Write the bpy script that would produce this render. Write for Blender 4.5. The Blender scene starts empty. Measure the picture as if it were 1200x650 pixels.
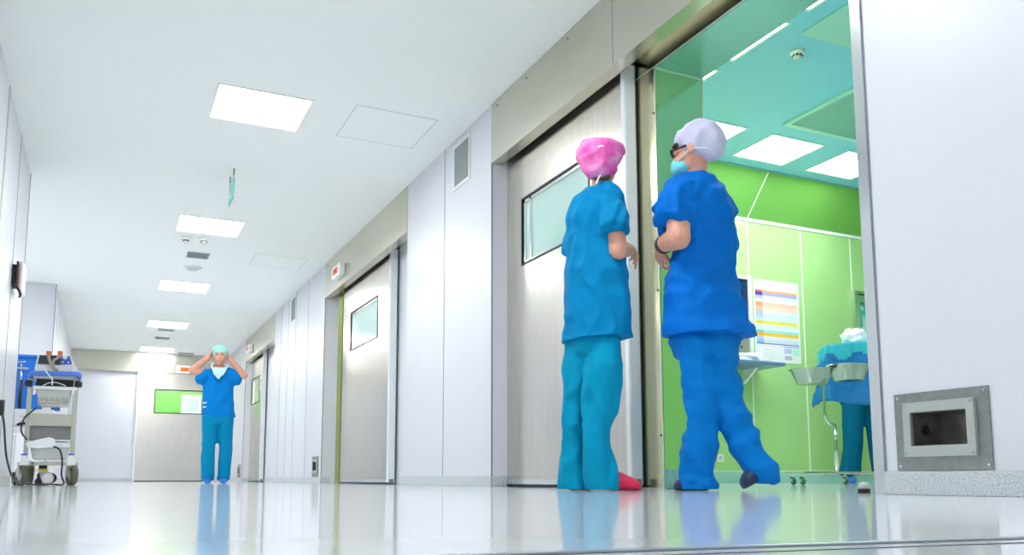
import bpy, bmesh, math, random
from mathutils import Vector, Matrix, noise
random.seed(7)
PI = math.pi
S = bpy.context.scene
C = S.collection
H = 2.62; CAMZ = 0.055; CE = H + CAMZ; W = 2.354          # camera height, ceiling, right wall plane
YAW, PITCH, ROLL, F0, PX, PY = .4465, .1233, -.00174, 996.8, 600.0, 436.7

# ------------------------------------------------------------------ camera
def basis():
    c, s = math.cos(YAW), math.sin(YAW)
    f = Vector((s*math.cos(PITCH), c*math.cos(PITCH), math.sin(PITCH)))
    r = Vector((c, -s, 0)); u = r.cross(f)
    return math.cos(ROLL)*r+math.sin(ROLL)*u, -math.sin(ROLL)*r+math.cos(ROLL)*u, f
CR, CU, CF = basis()
cam = bpy.data.objects.new('camera', bpy.data.cameras.new('camera')); C.objects.link(cam)
m = Matrix((CR, CU, -CF)).transposed().to_4x4(); m.translation = Vector((0, 0, CAMZ)); cam.matrix_world = m
cam.data.sensor_width = 36; cam.data.lens = F0/1200*36
cam.data.shift_x = 0; cam.data.shift_y = (PY-325)/1200
cam.data.clip_start = .01
S.camera = cam
# ------------------------------------------------------------------ light + exposure
S.view_settings.view_transform = 'Standard'; S.view_settings.look = 'None'
S.view_settings.gamma = 1; S.view_settings.use_curve_mapping = False
S.view_settings.exposure = 1.15
HALL_LAMP = 15.0      # emission of the hall's ceiling panels
ROOM_LAMP = 9.5      # emission of the operating room's ceiling panels
w = bpy.data.worlds.new('world'); S.world = w; w.use_nodes = True
w.node_tree.nodes['Background'].inputs[0].default_value = (.9, .95, 1, 1)
w.node_tree.nodes['Background'].inputs[1].default_value = .3

def ray(x, y): return CF + (x-PX)/F0*CR - (y-PY)/F0*CU
def atX(x, y, X): d = ray(x, y); return d*(X/d.x)+Vector((0, 0, CAMZ))
def atY(x, y, Y): d = ray(x, y); return d*(Y/d.y)+Vector((0, 0, CAMZ))

# ------------------------------------------------------------------ materials
MATS = {}
def mat(name, col, rough=.5, metal=0, emit=0, noise_amt=0, noise_scale=20, coat=0, stretch=None, bump=0, col2=None, thr=None, spec=None, trans=0, sub=0, cloth=0):
    if name in MATS: return MATS[name]
    M = bpy.data.materials.new(name); M.use_nodes = True; nt = M.node_tree; b = nt.nodes['Principled BSDF']
    b.inputs['Base Color'].default_value = (*col, 1); b.inputs['Roughness'].default_value = rough
    b.inputs['Metallic'].default_value = metal
    if coat: b.inputs['Coat Weight'].default_value = coat; b.inputs['Coat Roughness'].default_value = .06
    if spec is not None: b.inputs['Specular IOR Level'].default_value = spec
    if trans: b.inputs['Transmission Weight'].default_value = trans
    if sub: b.inputs['Subsurface Weight'].default_value = sub; b.inputs['Subsurface Radius'].default_value = (.02, .008, .004)
    if emit: b.inputs['Emission Color'].default_value = (*col, 1); b.inputs['Emission Strength'].default_value = emit
    if noise_amt or bump or col2:
        tc = nt.nodes.new('ShaderNodeTexCoord'); mp = nt.nodes.new('ShaderNodeMapping')
        nt.links.new(tc.outputs['Object'], mp.inputs[0])
        if stretch: mp.inputs['Scale'].default_value = stretch
        n = nt.nodes.new('ShaderNodeTexNoise'); n.inputs['Scale'].default_value = noise_scale; n.inputs['Detail'].default_value = 3
        nt.links.new(mp.outputs[0], n.inputs[0])
        if noise_amt or col2:
            cr = nt.nodes.new('ShaderNodeValToRGB')
            c2 = col2 if col2 else tuple(max(0, c*(1-noise_amt)) for c in col)
            lo, hi = thr if thr else (.3, .7)
            cr.color_ramp.elements[0].position = lo; cr.color_ramp.elements[0].color = (*c2, 1)
            cr.color_ramp.elements[1].position = hi; cr.color_ramp.elements[1].color = (*col, 1)
            nt.links.new(n.outputs['Fac'], cr.inputs[0]); nt.links.new(cr.outputs[0], b.inputs['Base Color'])
        if bump:
            bp = nt.nodes.new('ShaderNodeBump'); bp.inputs['Strength'].default_value = bump; bp.inputs['Distance'].default_value = .01
            nt.links.new(n.outputs['Fac'], bp.inputs['Height']); nt.links.new(bp.outputs[0], b.inputs['Normal'])
    if cloth:
        b.inputs['Specular IOR Level'].default_value = .12
        tc = nt.nodes.new('ShaderNodeTexCoord'); mp = nt.nodes.new('ShaderNodeMapping'); nt.links.new(tc.outputs['Object'], mp.inputs[0])
        mp.inputs['Scale'].default_value = (1, 1, .55); mp.inputs['Rotation'].default_value = (.3, .5, .2)
        n = nt.nodes.new('ShaderNodeTexNoise'); n.noise_type = 'RIDGED_MULTIFRACTAL'; n.inputs['Scale'].default_value = 7.5; n.inputs['Detail'].default_value = 1.5; n.inputs['Distortion'].default_value = .4
        nt.links.new(mp.outputs[0], n.inputs[0])
        bp = nt.nodes.new('ShaderNodeBump'); bp.inputs['Strength'].default_value = 1; bp.inputs['Distance'].default_value = .03*cloth
        nt.links.new(n.outputs['Fac'], bp.inputs['Height']); nt.links.new(bp.outputs[0], b.inputs['Normal'])
    MATS[name] = M; return M

WALL = mat('wall_panel_white', (.70, .72, .77), .36, noise_amt=.015, noise_scale=3)
CEIL = mat('ceiling_white', (.90, .94, .92), .8)
FLOOR = mat('polished_vinyl', (.84, .87, .89), .12, noise_amt=.05, noise_scale=2.2, stretch=(1, 1, 1), coat=.35, bump=.02)
TERR = mat('speckled_terrazzo', (.62, .66, .68), .5, noise_scale=260, col2=(.20, .24, .26), thr=(.36, .46))
TEALT = mat('speckled_green_terrazzo', (.50, .80, .72), .4, noise_scale=240, col2=(.12, .45, .40), thr=(.38, .48))
STEEL = mat('brushed_steel', (.72, .69, .62), .26, metal=1, noise_amt=.10, noise_scale=6, stretch=(8, 8, .6), bump=.015)
STEELH = mat('brushed_steel_header', (.68, .66, .56), .26, metal=1, noise_amt=.14, noise_scale=2, stretch=(1, .5, 1.5), bump=.01)
STEELB = mat('bright_steel', (.72, .76, .76), .15, metal=1)
STEELD = mat('dull_steel_plate', (.34, .36, .34), .42, metal=1, noise_amt=.2, noise_scale=30)
CHROME = mat('chrome', (.5, .53, .56), .12, metal=1)
WHITEA = mat('white_aluminium', (.80, .86, .88), .25)
GREENW = mat('green_glass_panel', (.20, .52, .10), .18, coat=.5, noise_amt=.12, noise_scale=.8)
GREENL = mat('light_green_panel', (.46, .77, .30), .14, coat=.5, noise_amt=.10, noise_scale=.8)
TEALC = mat('teal_ceiling', (.30, .74, 1.0), .35, noise_amt=.15, noise_scale=.6)
TEALG = mat('diffuser_teal', (.62, .86, .84), .5)
JOINTW = mat('white_sealant', (.88, .95, .88), .4)
DARK = mat('black_rubber', (.015, .018, .02), .5)
GREY = mat('groove_grey', (.18, .22, .26), .6)
LAMP = mat('lamp_diffuser', (1, 1, 1), .5, emit=HALL_LAMP)
LAMPR = mat('lamp_diffuser_room', (1, 1, 1), .5, emit=ROOM_LAMP)
WHITEP = mat('white_plastic', (.82, .84, .83), .35)
CREAM = mat('cream_metal', (.50, .52, .44), .4)
CREAML = mat('light_grey_plastic', (.55, .58, .55), .4)
ORANGE = mat('orange_lens', (.85, .10, .01), .4)
MINTG = mat('mint_reflection_pane', (.55, .80, .72), .06, coat=1)  # opaque pane; the glass's pale reflection is painted in as mint
OLIVE = mat('olive_anodised', (.30, .36, .04), .3, metal=.6)
BLUE1 = mat('turquoise_scrub_cotton', (.0, .24, .52), .8, noise_amt=.12, noise_scale=9, cloth=1)
BLUE1T = mat('turquoise_scrub_cotton_trousers', (.0, .31, .52), .8, noise_amt=.12, noise_scale=9, cloth=1)
BLUE2 = mat('royal_blue_scrub_cotton', (.0, .17, .66), .75, noise_amt=.12, noise_scale=9, cloth=1)
BLUE2T = mat('royal_blue_trouser_cotton', (.0, .20, .64), .75, noise_amt=.12, noise_scale=9, cloth=1)
SKIN = mat('skin', (.72, .36, .25), .5, sub=.1, noise_amt=.06, noise_scale=30)
PINK = mat('pink_cap_cloth', (.80, .12, .45), .8, noise_scale=12, col2=(.86, .36, .62), thr=(.35, .6), cloth=.4)
LAV = mat('lavender_cap_cloth', (.62, .62, .80), .85, noise_amt=.12, noise_scale=14, cloth=.4)
MINT = mat('mint_cap_cloth', (.35, .78, .72), .85)
MASKM = mat('mask_cloth', (.18, .66, .70), .85)
HAIR = mat('dark_brown_hair', (.05, .03, .02), .6)
REDC = mat('red_clog', (.72, .01, .08), .45)
NAVY = mat('navy_clog', (.01, .03, .10), .5)
LBLUE = mat('bright_blue_clog', (.02, .18, .62), .5)
LIP = mat('lip', (.5, .15, .13), .5)
EYE = mat('eye', (.04, .03, .03), .2)
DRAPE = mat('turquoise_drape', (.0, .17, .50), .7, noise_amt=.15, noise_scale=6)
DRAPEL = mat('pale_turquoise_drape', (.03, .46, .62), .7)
PAPER = mat('white_paper', (.86, .88, .90), .6)

# ------------------------------------------------------------------ mesh helpers
def box(bm, x0, x1, y0, y1, z0, z1, bev=0, mi=0):
    vs = [bm.verts.new((x, y, z)) for x in (x0, x1) for y in (y0, y1) for z in (z0, z1)]
    fs = [bm.faces.new([vs[i] for i in q]) for q in ((0, 1, 3, 2), (4, 6, 7, 5), (0, 4, 5, 1), (2, 3, 7, 6), (0, 2, 6, 4), (1, 5, 7, 3))]
    for f in fs: f.material_index = mi
    if bev:
        es = list({e for f in fs for e in f.edges})
        r = bmesh.ops.bevel(bm, geom=es, offset=bev, segments=2, affect='EDGES', profile=.5)
        for f in r['faces']: f.material_index = mi
    return bm
def tube(bm, pts, rad, n=12, mi=0, caps=True):
    """round tube through pts; rad a number or list"""
    P = [Vector(p) for p in pts]; k = len(P)
    rs = rad if isinstance(rad, (list, tuple)) else [rad]*k
    rings = []; up = None
    for i in range(k):
        t = (P[min(i+1, k-1)]-P[max(i-1, 0)]).normalized()
        if up is None:
            up = Vector((0, 0, 1)) if abs(t.z) < .9 else Vector((1, 0, 0))
        u = (up-t*up.dot(t)).normalized(); v = t.cross(u); up = u
        rings.append([bm.verts.new(P[i]+u*math.cos(2*PI*j/n)*rs[i]+v*math.sin(2*PI*j/n)*rs[i]) for j in range(n)])
    for a, b in zip(rings, rings[1:]):
        for j in range(n):
            f = bm.faces.new((a[j], a[(j+1) % n], b[(j+1) % n], b[j])); f.material_index = mi; f.smooth = True
    if caps:
        f = bm.faces.new(rings[0][::-1]); f.material_index = mi
        f = bm.faces.new(rings[-1]); f.material_index = mi
    return bm
def lathe(bm, prof, centre, axis='Z', n=24, mi=0):
    """prof = [(r, h)] swept round an axis through centre"""
    c = Vector(centre); rings = []
    for r, h in prof:
        ring = []
        for j in range(n):
            a = 2*PI*j/n; p = (r*math.cos(a), r*math.sin(a), h)
            if axis == 'X': p = (p[2], p[0], p[1])
            elif axis == 'Y': p = (p[0], p[2], p[1])
            ring.append(bm.verts.new(c+Vector(p)))
        rings.append(ring)
    for a, b in zip(rings, rings[1:]):
        for j in range(n):
            f = bm.faces.new((a[j], a[(j+1) % n], b[(j+1) % n], b[j])); f.material_index = mi; f.smooth = True
    for q in (rings[0][::-1], rings[-1]):
        f = bm.faces.new(q); f.material_index = mi
    return bm
def ellipsoid(bm, c, r, rot=None, mi=0, seg=20):
    M = Matrix.Translation(Vector(c)) @ (rot.to_4x4() if rot else Matrix()) @ Matrix.Diagonal((*r, 1))
    res = bmesh.ops.create_uvsphere(bm, u_segments=seg, v_segments=seg//2+2, radius=1, matrix=M)
    for v in res['verts']:
        for f in v.link_faces: f.material_index = mi; f.smooth = True
def smooth(pts, n=6):
    """Catmull-Rom through points"""
    P = [Vector(p) for p in pts]; out = []
    for i in range(len(P)-1):
        a, b, c, d = P[max(i-1, 0)], P[i], P[i+1], P[min(i+2, len(P)-1)]
        for k in range(n):
            t = k/n
            out.append(.5*((2*b)+(c-a)*t+(2*a-5*b+4*c-d)*t*t+(3*b-a-3*c+d)*t**3))
    return out+[P[-1]]
def obj(name, bm, mats, parent=None, loc=None):
    me = bpy.data.meshes.new(name)
    bmesh.ops.recalc_face_normals(bm, faces=bm.faces)
    bm.to_mesh(me); bm.free()
    for m_ in (mats if isinstance(mats, (list, tuple)) else [mats]): me.materials.append(m_)
    o = bpy.data.objects.new(name, me); C.objects.link(o)
    if parent is not None:
        o.parent = parent
        r = parent
        off = Vector((0, 0, 0))
        while r is not None: off += r.location; r = r.parent
        me.transform(Matrix.Translation(-off))          # meshes are written in world coordinates
    elif loc is not None:
        me.transform(Matrix.Translation(-Vector(loc))); o.location = loc
    return o
def tag(o, label, cat, group=None, kind=None):
    o['label'] = label; o['category'] = cat
    if group: o['group'] = group
    if kind: o['kind'] = kind
    return o
def thing(name, label, cat, loc, group=None):
    o = bpy.data.objects.new(name, None); C.objects.link(o); o.location = loc; o.empty_display_size = .1
    return tag(o, label, cat, group)
def struct(name, bm, m_, parent=None):
    o = obj(name, bm, m_, parent)
    if parent is None: o['kind'] = 'structure'
    return o
def dup(root, delta, label):
    def rec(o, par):
        c = o.copy(); C.objects.link(c); c.parent = par
        for ch in o.children: rec(ch, c)
        return c
    c = rec(root, None); c.location = root.location+Vector(delta); c['label'] = label; return c
NB = bmesh.new

# ================================================================== THE SETTING
YB, YF = -4.5, 19.2                 # the hall runs from behind the camera to its far wall
D1, D2, D3 = (2.068, 5.235), (7.075, 10.2), (13.62, 16.6)    # recesses of the three sliding doors
XI, XR, YO = 2.554, 2.856, 3.557    # inner wall layer, room side of wall, far jamb of open doorway
XL = -.69
struct('floor', box(NB(), -4.5, 10, YB, YF+2.2, -.1, 0), FLOOR)
b = NB(); box(b, -4.5, XI, YB, YF+2.2, CE, CE+.15); struct('ceiling', b, CEIL)

# right wall, front layer, with niches left open for the three steel boxes
NZ0, NZ1 = .155, .262
NICHE = [(1.717, 1.915), (10.40, 10.60), (16.86, 17.06)]
b = NB()
def wall_seg(b, y0, y1, niche=None):
    if niche:
        a, c = niche
        box(b, W, XI, y0, a, 0, CE); box(b, W, XI, c, y1, 0, CE)
        box(b, W, XI, a, c, 0, NZ0); box(b, W, XI, a, c, NZ1, CE)
        box(b, W+.15, XI, a, c, NZ0, NZ1)
    else: box(b, W, XI, y0, y1, 0, CE)
wall_seg(b, YB, D1[0], NICHE[0]); wall_seg(b, D1[1], D2[0]); wall_seg(b, D2[1], D3[0], NICHE[1]); wall_seg(b, D3[1], YF, NICHE[2])
# inner layer, open only at the near doorway
DZ = 2.235
box(b, XI, XR, YB, 2.15, 0, 3.4); box(b, XI, XR, YO, YF, 0, 3.4); box(b, XI, XR, 2.15, YO, DZ, 3.4)
struct('wall_right', b, WALL)
b = NB(); box(b, XL-.25, XL, YB, 8.19, 0, CE); box(b, XL-.25, XL, 12.86, YF, 0, CE)
box(b, -4.5, XL-.25, 12.86, 13.06, 0, CE); box(b, -4.5, -4.3, 7.9, 12.86, 0, CE); box(b, -4.3, XL-.25, 7.9, 8.1, 0, CE)
struct('wall_left', b, WALL)
struct('wall_back', box(NB(), XL-.25, XI, YB-.2, YB, 0, CE), WALL)
# far wall with the window hole of the far door
FW = (.92, 1.93, 1.43, 1.90)
b = NB(); box(b, -1.2, FW[0], YF, YF+.12, 0, CE); box(b, FW[1], XR, YF, YF+.12, 0, CE)
box(b, FW[0], FW[1], YF, YF+.12, 0, FW[2]); box(b, FW[0], FW[1], YF, YF+.12, FW[3], CE)
struct('wall_far', b, WALL)

# seams between the white wall panels
n_trim = [0]
def trim(bm, m_, parent=None):
    n_trim[0] += 1; return struct('trim_%d' % n_trim[0], bm, m_, parent)
for y in (6.15, 11.15, 11.95, 12.5, 13.05, -.9, .35, -2.2):
    trim(box(NB(), W-.002, W+.003, y-.004, y+.004, .075, CE), GREY)
for y in (7.255, 13.55, 14.2, 5.4, 4.3):
    trim(box(NB(), XL-.003, XL+.002, y-.004, y+.004, .075, CE), GREY)
trim(box(NB(), XL-.004, XL+.006, 6.30, 6.35, .075, CE-.02), STEEL)
trim(box(NB(), XL-.004, XL+.003, 8.175, 8.193, .0, CE), GREY)
trim(box(NB(), XL-.004, XL+.004, 12.852, 12.87, .0, CE), GREY)
for y in (D1[1], D2[1], D3[1]):         # dark reveal line where steel meets the wall
    trim(box(NB(), W-.003, W+.004, y-.004, y+.008, 0, CE), GREY)
# steel corner of the near wall end
b = NB(); box(b, W-.003, XI, 2.069, 2.080, 0, 2.245); box(b, W-.004, W+.002, 2.035, 2.080, 0, 2.245)
trim(b, STEELB)
trim(box(NB(), W-.005, W-.0035, 2.030, 2.036, .075, 2.245), GREY)
# speckled coving
def cove(name, x0, x1, y0, y1, m_=TERR, hgt=.075):
    b = NB(); box(b, x0, x1, y0, y1, 0, hgt, bev=.003); return struct(name, b, m_)
for (y0, y1) in ((YB, 2.035), (D1[1], D2[0]), (D2[1], D3[0]), (D3[1], YF)):
    cove('baseboard_right', W-.008, W+.004, y0, y1)
for (y0, y1) in ((YB, 8.19), (12.87, YF)): cove('baseboard_left', XL-.004, XL+.008, y0, y1)
cove('baseboard_alcove', -4.3, XL, 12.85, 12.862)
cove('baseboard_far', XL, .56, YF-.008, YF+.004); cove('baseboard_far', 2.03, W, YF-.008, YF+.004)
for y in (D1[1], D2[1], D3[1]):
    cove('baseboard_recess', W, 2.465, y-.006, y+.002)
for (y0, y1) in (D2, D3): cove('baseboard_recess', XI-.008, XI+.002, y0, y1-.8)
# expansion joint in the floor close to the camera
b = NB()
d0 = Vector((-.62, .62)); p0 = Vector((.25, .575)); p1 = Vector((.86, .505)); ex = (p1-p0).normalized(); nn = Vector((-ex.y, ex.x))
def strip(b, off, wd, h_):
    a = p0-ex*1.0+nn*off; c = p1+ex*1.2+nn*off
    vs = [a, c, c+nn*wd, a+nn*wd]
    lo = [b.verts.new((v.x, v.y, -.002)) for v in vs]; hi = [b.verts.new((v.x, v.y, h_)) for v in vs]
    b.faces.new(hi)
    for i in range(4): b.faces.new((lo[i], lo[(i+1) % 4], hi[(i+1) % 4], hi[i]))
strip(b, 0, .0045, .0006); strip(b, -.017, .0045, .0006); strip(b, -.05, .004, .0006)
trim(b, mat('joint_grey', (.07, .09, .11), .5))
b = NB(); strip(b, -.0125, .0125, .0015); trim(b, mat('joint_strip', (.45, .5, .55), .3, metal=.6))

# ------------------------------------------------------------------ doors: header, leaf, window
def header(y0, y1, label_seam=None):
    b = NB()
    box(b, W-.006, W+.004, y0, y1, 2.25, CE-.004)                 # face
    box(b, W-.006, W+.075, y0, y1, 2.243, 2.25)                  # lower lip
    box(b, W+.075, XI, y0, y1, 2.325, 2.335)                      # soffit of track slot
    return b
doors = []
for i, (y0, y1) in enumerate((D1, D2, D3)):
    h = trim(header(y0, y1), STEELH)
    k = 0
    for yy in ([y1-.1, y1-.55, y1-1.1, y1-1.65, y1-2.2]):
        for zz in (2.63,):
            s = lathe(NB(), [(.006, 0), (.006, -.003), (.003, -.005)], (W-.006, yy, zz), 'X', 10); obj('screw', s, STEELD, h)
    if i == 0:
        obj('seam', box(NB(), W-.0068, W-.005, 3.648, 3.652, 2.25, CE), GREY, h)
    # white return at the far end of the recess
b = NB(); box(b, W+.02, XI, D1[0]-.0, D1[1], 2.38, CE); struct('ceiling_door_pocket', b, WALL)
b = NB()
for d in (D2, D3): box(b, W+.02, XI, d[0], d[1], 2.38, CE)
struct('ceiling_door_pocket', b, WALL)

def leaf(n, y0, y1, wy0, wy1, wz0, wz1, pane, x=2.469, edge='near', z1=2.31):
    """sliding steel door leaf; faces the hall at x, runs along Y"""
    t = .05
    b = NB(); z0 = .018
    box(b, x, x+t, y0, wy0, z0, z1); box(b, x, x+t, wy1, y1, z0, z1)
    box(b, x, x+t, wy0, wy1, z0, wz0); box(b, x, x+t, wy0, wy1, wz1, z1)
    d = struct('door_%d' % n, b, STEEL)
    g = NB(); q = .012
    for a in ((wy0-q, wy1+q, wz0-q, wz0), (wy0-q, wy1+q, wz1, wz1+q), (wy0-q, wy0, wz0, wz1), (wy1, wy1+q, wz0, wz1)):
        box(g, x-.004, x+.004, a[0], a[1], a[2], a[3])
    obj('window_gasket', g, DARK, d)
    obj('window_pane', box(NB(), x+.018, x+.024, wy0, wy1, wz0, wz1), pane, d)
    f = NB()
    box(f, x+.004, x+.018, wy0, wy1, wz1-.022, wz1); box(f, x+.004, x+.018, wy1-.03, wy1, wz0, wz1); box(f, x+.004, x+.018, wy1-.12, wy1-.10, wz0, wz1)
    box(f, x+.004, x+.018, wy0, wy1, wz0, wz0+.012)
    obj('window_bead', f, STEELB, d)
    e = NB()
    box(e, x-.004, x+.062, y0-.018, y0, z0, z1, bev=.003); box(e, x-.008, x-.003, y0-.014, y0+.018, z0, z1)
    obj('edge_profile', e, WHITEA, d)
    e = NB(); box(e, x+.064, x+.072, y0-.012, y0+.02, z0, z1); box(e, x+.01, x+.05, y0-.022, y0-.015, .004, .05)
    obj('rubber_seal', e, mat('grey_seal', (.16, .21, .22), .6), d)
    e = NB(); box(e, x-.001, x+t, y0, y1, .006, z0); obj('floor_brush', e, DARK, d)
    e = NB(); box(e, x-.003, x+.003, y0+.02, y1, z0, z0+.03); obj('kick_strip', e, STEELB, d)
    return d
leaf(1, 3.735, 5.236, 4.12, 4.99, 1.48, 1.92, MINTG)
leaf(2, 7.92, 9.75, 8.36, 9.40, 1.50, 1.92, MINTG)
leaf(3, 15.35, 16.72, 15.7, 16.56, 1.44, 1.90, mat('green_reflection_pane', (.42, .74, .22), .08, coat=1))  # green reflection in the third window painted as pane colour
# olive jamb beside the second door
trim(box(NB(), 2.47, XI-.002, 9.80, 10.0, 0, 2.25), OLIVE)
# door frame of the near doorway: steel faces + green reveals
b = NB()
box(b, XI-.006, XI+.002, YO, YO+.19, 0, DZ+.12); box(b, XI-.006, XI+.002, 2.0, YO, DZ, DZ+.12)
fr = trim(b, mat('warm_steel_frame', (.74, .70, .46), .2, metal=1, noise_amt=.12, noise_scale=5, stretch=(6, 6, .5)))
for z in (.27, 1.02, 1.62, 1.98): obj('screw', lathe(NB(), [(.006, 0), (.006, -.004)], (XI-.006, YO+.012, z), 'X', 10), DARK, fr)
REV = mat('green_reflecting_steel', (.64, .90, .50), .14, metal=.8)
b = NB(); box(b, XI, XR+.004, YO-.006, YO+.002, .1, DZ-.006); trim(b, REV)
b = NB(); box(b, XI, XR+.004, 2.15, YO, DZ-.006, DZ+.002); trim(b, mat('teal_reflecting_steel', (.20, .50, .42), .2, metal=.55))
b = NB(); box(b, XI-.002, XR+.006, YO-.010, YO-.004, DZ-.014, DZ-.006)
box(b, XI-.008, XI-.002, 2.15, YO, DZ-.003, DZ+.003); box(b, XI-.008, XI-.002, YO-.003, YO+.003, 0, DZ); box(b, XR, XR+.008, YO-.010, YO-.002, .1, DZ-.008)
box(b, XI-.008, XI-.003, YO, YO+.19, DZ-.003, DZ+.002)
trim(b, mat('bright_edge', (.85, .92, .88), .25, metal=.6))
cove('baseboard_reveal', XI, XR, YO-.009, YO+.004, TEALT, .10)
# guide and stop on the floor by the near wall end
t = thing('door_stop', 'small grey floor stop with black base in the open doorway by the white wall end', 'door stop', (2.47, 2.235, 0))
obj('base', lathe(NB(), [(.022, 0), (.022, .014), (.020, .016)], (2.47, 2.235, 0), 'Z', 20), DARK, t)
obj('cap', lathe(NB(), [(.020, .016), (.020, .028), (.015, .036), (.004, .039)], (2.47, 2.235, 0), 'Z', 20), CREAML, t)

# far door (closed, faces the camera) and its header
b = NB(); x0, x1 = .585, 2.02; zf = 2.26; yd = YF-.05
box(b, x0, FW[0], yd, YF-.005, .02, zf); box(b, FW[1], x1, yd, YF-.005, .02, zf)
box(b, FW[0], FW[1], yd, YF-.005, .02, FW[2]); box(b, FW[0], FW[1], yd, YF-.005, FW[3], zf)
dd = struct('door_4', b, STEEL)
g = NB(); q = .02
for a in ((FW[0]-q, FW[1]+q, FW[2]-q, FW[2]), (FW[0]-q, FW[1]+q, FW[3], FW[3]+q), (FW[0]-q, FW[0], FW[2], FW[3]), (FW[1], FW[1]+q, FW[2], FW[3])):
    box(g, a[0], a[1], yd-.006, yd, a[2], a[3])
obj('window_gasket', g, DARK, dd)
GLASS = mat('clear_glass', (.95, 1, .98), .02, trans=1)
obj('window_pane', box(NB(), FW[0], FW[1], yd+.02, yd+.026, FW[2], FW[3]), GLASS, dd)
obj('edge_profile', box(NB(), x0-.03, x0, yd-.004, YF-.005, .0, zf), WHITEA, dd)
obj('floor_brush', box(NB(), x0, x1, yd, YF-.01, .004, .02), DARK, dd)
b = NB(); box(b, XL, 2.10, YF-.09, YF-.004, zf, CE-.004); trim(b, STEELH)
# the lit green room seen through the far door's window
b = NB(); x0, x1 = .0, 2.85; box(b, x0, x1, YF+2.0, YF+2.1, 0, 2.6); box(b, x0-.1, x0, YF+.12, YF+2.1, 0, 2.6); box(b, x1, x1+.1, YF+.12, YF+2.1, 0, 2.6)
struct('wall_far_room', b, GREENW)
fl = obj('ceiling_light', box(NB(), 1.1, 1.7, YF+.9, YF+1.5, 2.55, 2.6), LAMPR)
tag(fl, 'ceiling light of the green room behind the far steel door', 'light')
sc = thing('wall_screen', 'white framed screen seen through the window of the far door', 'screen', (1.66, YF+1.9, 1.4))
obj('frame', box(NB(), 1.58, 2.02, YF+1.93, YF+1.999, 1.55, 2.0, bev=.01), WHITEP, sc)
obj('display', box(NB(), 1.65, 1.95, YF+1.92, YF+1.932, 1.62, 1.93), mat('pale_display', (.5, .6, .65), .2), sc)
tag(obj('counter', box(NB(), .3, 2.5, YF+1.5, YF+1.99, 1.38, 1.50, bev=.01), WHITEP), 'white counter top seen along the bottom of the far door window', 'counter')

# ================================================================== OPERATING ROOM
RX, RY, RZ = 10.0, 6.85, 3.2
b = NB()
SL = .36     # depth of slanted cornice
box(b, XR, RX, RY, RY+.15, 0, 2.79); struct('wall_room_back', b, GREENL)
b = NB(); box(b, XR, RX, -1.2, -1.05, 0, RZ+.2); box(b, RX, RX+.15, -1.2, RY+.15, 0, RZ+.2); struct('wall_room_side', b, GREENL)
b = NB(); box(b, XR-.004, XR+.004, YO+.02, RY, 0, RZ); struct('wall_room_door_side', b, GREENW)
b = NB()
vs = [(XR, RY-SL, RZ), (RX, RY-SL, RZ), (RX, RY, 2.79), (XR, RY, 2.79), (XR, RY+.15, RZ), (RX, RY+.15, RZ), (RX, RY+.15, 2.79), (XR, RY+.15, 2.79)]
V = [b.verts.new(v) for v in vs]
for q in ((0, 1, 2, 3), (0, 4, 5, 1), (3, 2, 6, 7), (4, 7, 6, 5), (0, 3, 7, 4), (1, 5, 6, 2)): b.faces.new([V[i] for i in q])
struct('wall_room_cornice', b, GREENW)
b = NB(); box(b, XR, RX, -1.2, RY+.15, RZ, RZ+.15); struct('ceiling_room', b, TEALC)
for x in (5.31, 6.054, 6.80, 7.545, 8.29):
    trim(box(NB(), x-.007, x+.007, RY-.004, RY+.002, .10, 2.79), JOINTW)
trim(box(NB(), XR, RX, RY-.012, RY+.002, 2.765, 2.80), JOINTW)
for x in (6.054, 8.29, 3.82):
    b = NB(); e = .006; yy0, yy1 = RY-SL, RY
    vv = [b.verts.new(p) for p in ((x-e, yy0-.003, RZ-.003), (x+e, yy0-.003, RZ-.003), (x+e, yy1-.004, 2.787), (x-e, yy1-.004, 2.787))]
    vw = [b.verts.new(p) for p in ((x-e, yy0+.01, RZ), (x+e, yy0+.01, RZ), (x+e, yy1+.002, 2.795), (x-e, yy1+.002, 2.795))]
    b.faces.new(vv); b.faces.new(vw[::-1])
    for i in range(4): b.faces.new((vv[i], vw[i], vw[(i+1) % 4], vv[(i+1) % 4]))
    trim(b, JOINTW)
trim(box(NB(), XR, RX, RY-SL-.02, RY-SL, RZ-.012, RZ), mat('teal_edge', (.2, .5, .5), .4))
cove('baseboard_room', XR, RX, RY-.009, RY+.002, TEALT, .12)
trim(box(NB(), XR, RX, RY-.012, RY, .12, .13), JOINTW)

def room_light(x, y, sx, sy, label):
    t = thing('ceiling_light', label, 'light', (x+sx/2, y+sy/2, RZ), 'operating room ceiling lights')
    b = NB(); q = .022
    for a in ((x-q, x+sx+q, y-q, y), (x-q, x+sx+q, y+sy, y+sy+q), (x-q, x, y, y+sy), (x+sx, x+sx+q, y, y+sy)): box(b, a[0], a[1], a[2], a[3], RZ-.006, RZ+.01)
    obj('frame', b, TEALG, t)
    obj('diffuser', box(NB(), x, x+sx, y, y+sy, RZ-.003, RZ+.008), LAMPR, t)
    return t
for x, lb in ((4.49, 'square lit ceiling panel just right of the standing person with the pale cap'), (5.43, 'middle lit ceiling panel of the row along the green cornice'), (6.38, 'rightmost lit ceiling panel of the row, next to the white wall edge'), (7.33, 'lit ceiling panel of the cornice row hidden beyond the white wall')):
    if x < 7: room_light(x, 5.745, .61, .545, lb)
for y, lb in ((4.98, 'lit ceiling strip just above the far door jamb'), (4.21, 'long lit ceiling strip above the doorway edge left of the smoke detector'), (3.44, 'lit ceiling strip at the very top of the doorway')):
    room_light(3.57, y, .58, .57, lb)
room_light(5.6, .8, .61, .545, 'lit ceiling panel of the operating room hidden behind the white wall, nearest row')
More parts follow.
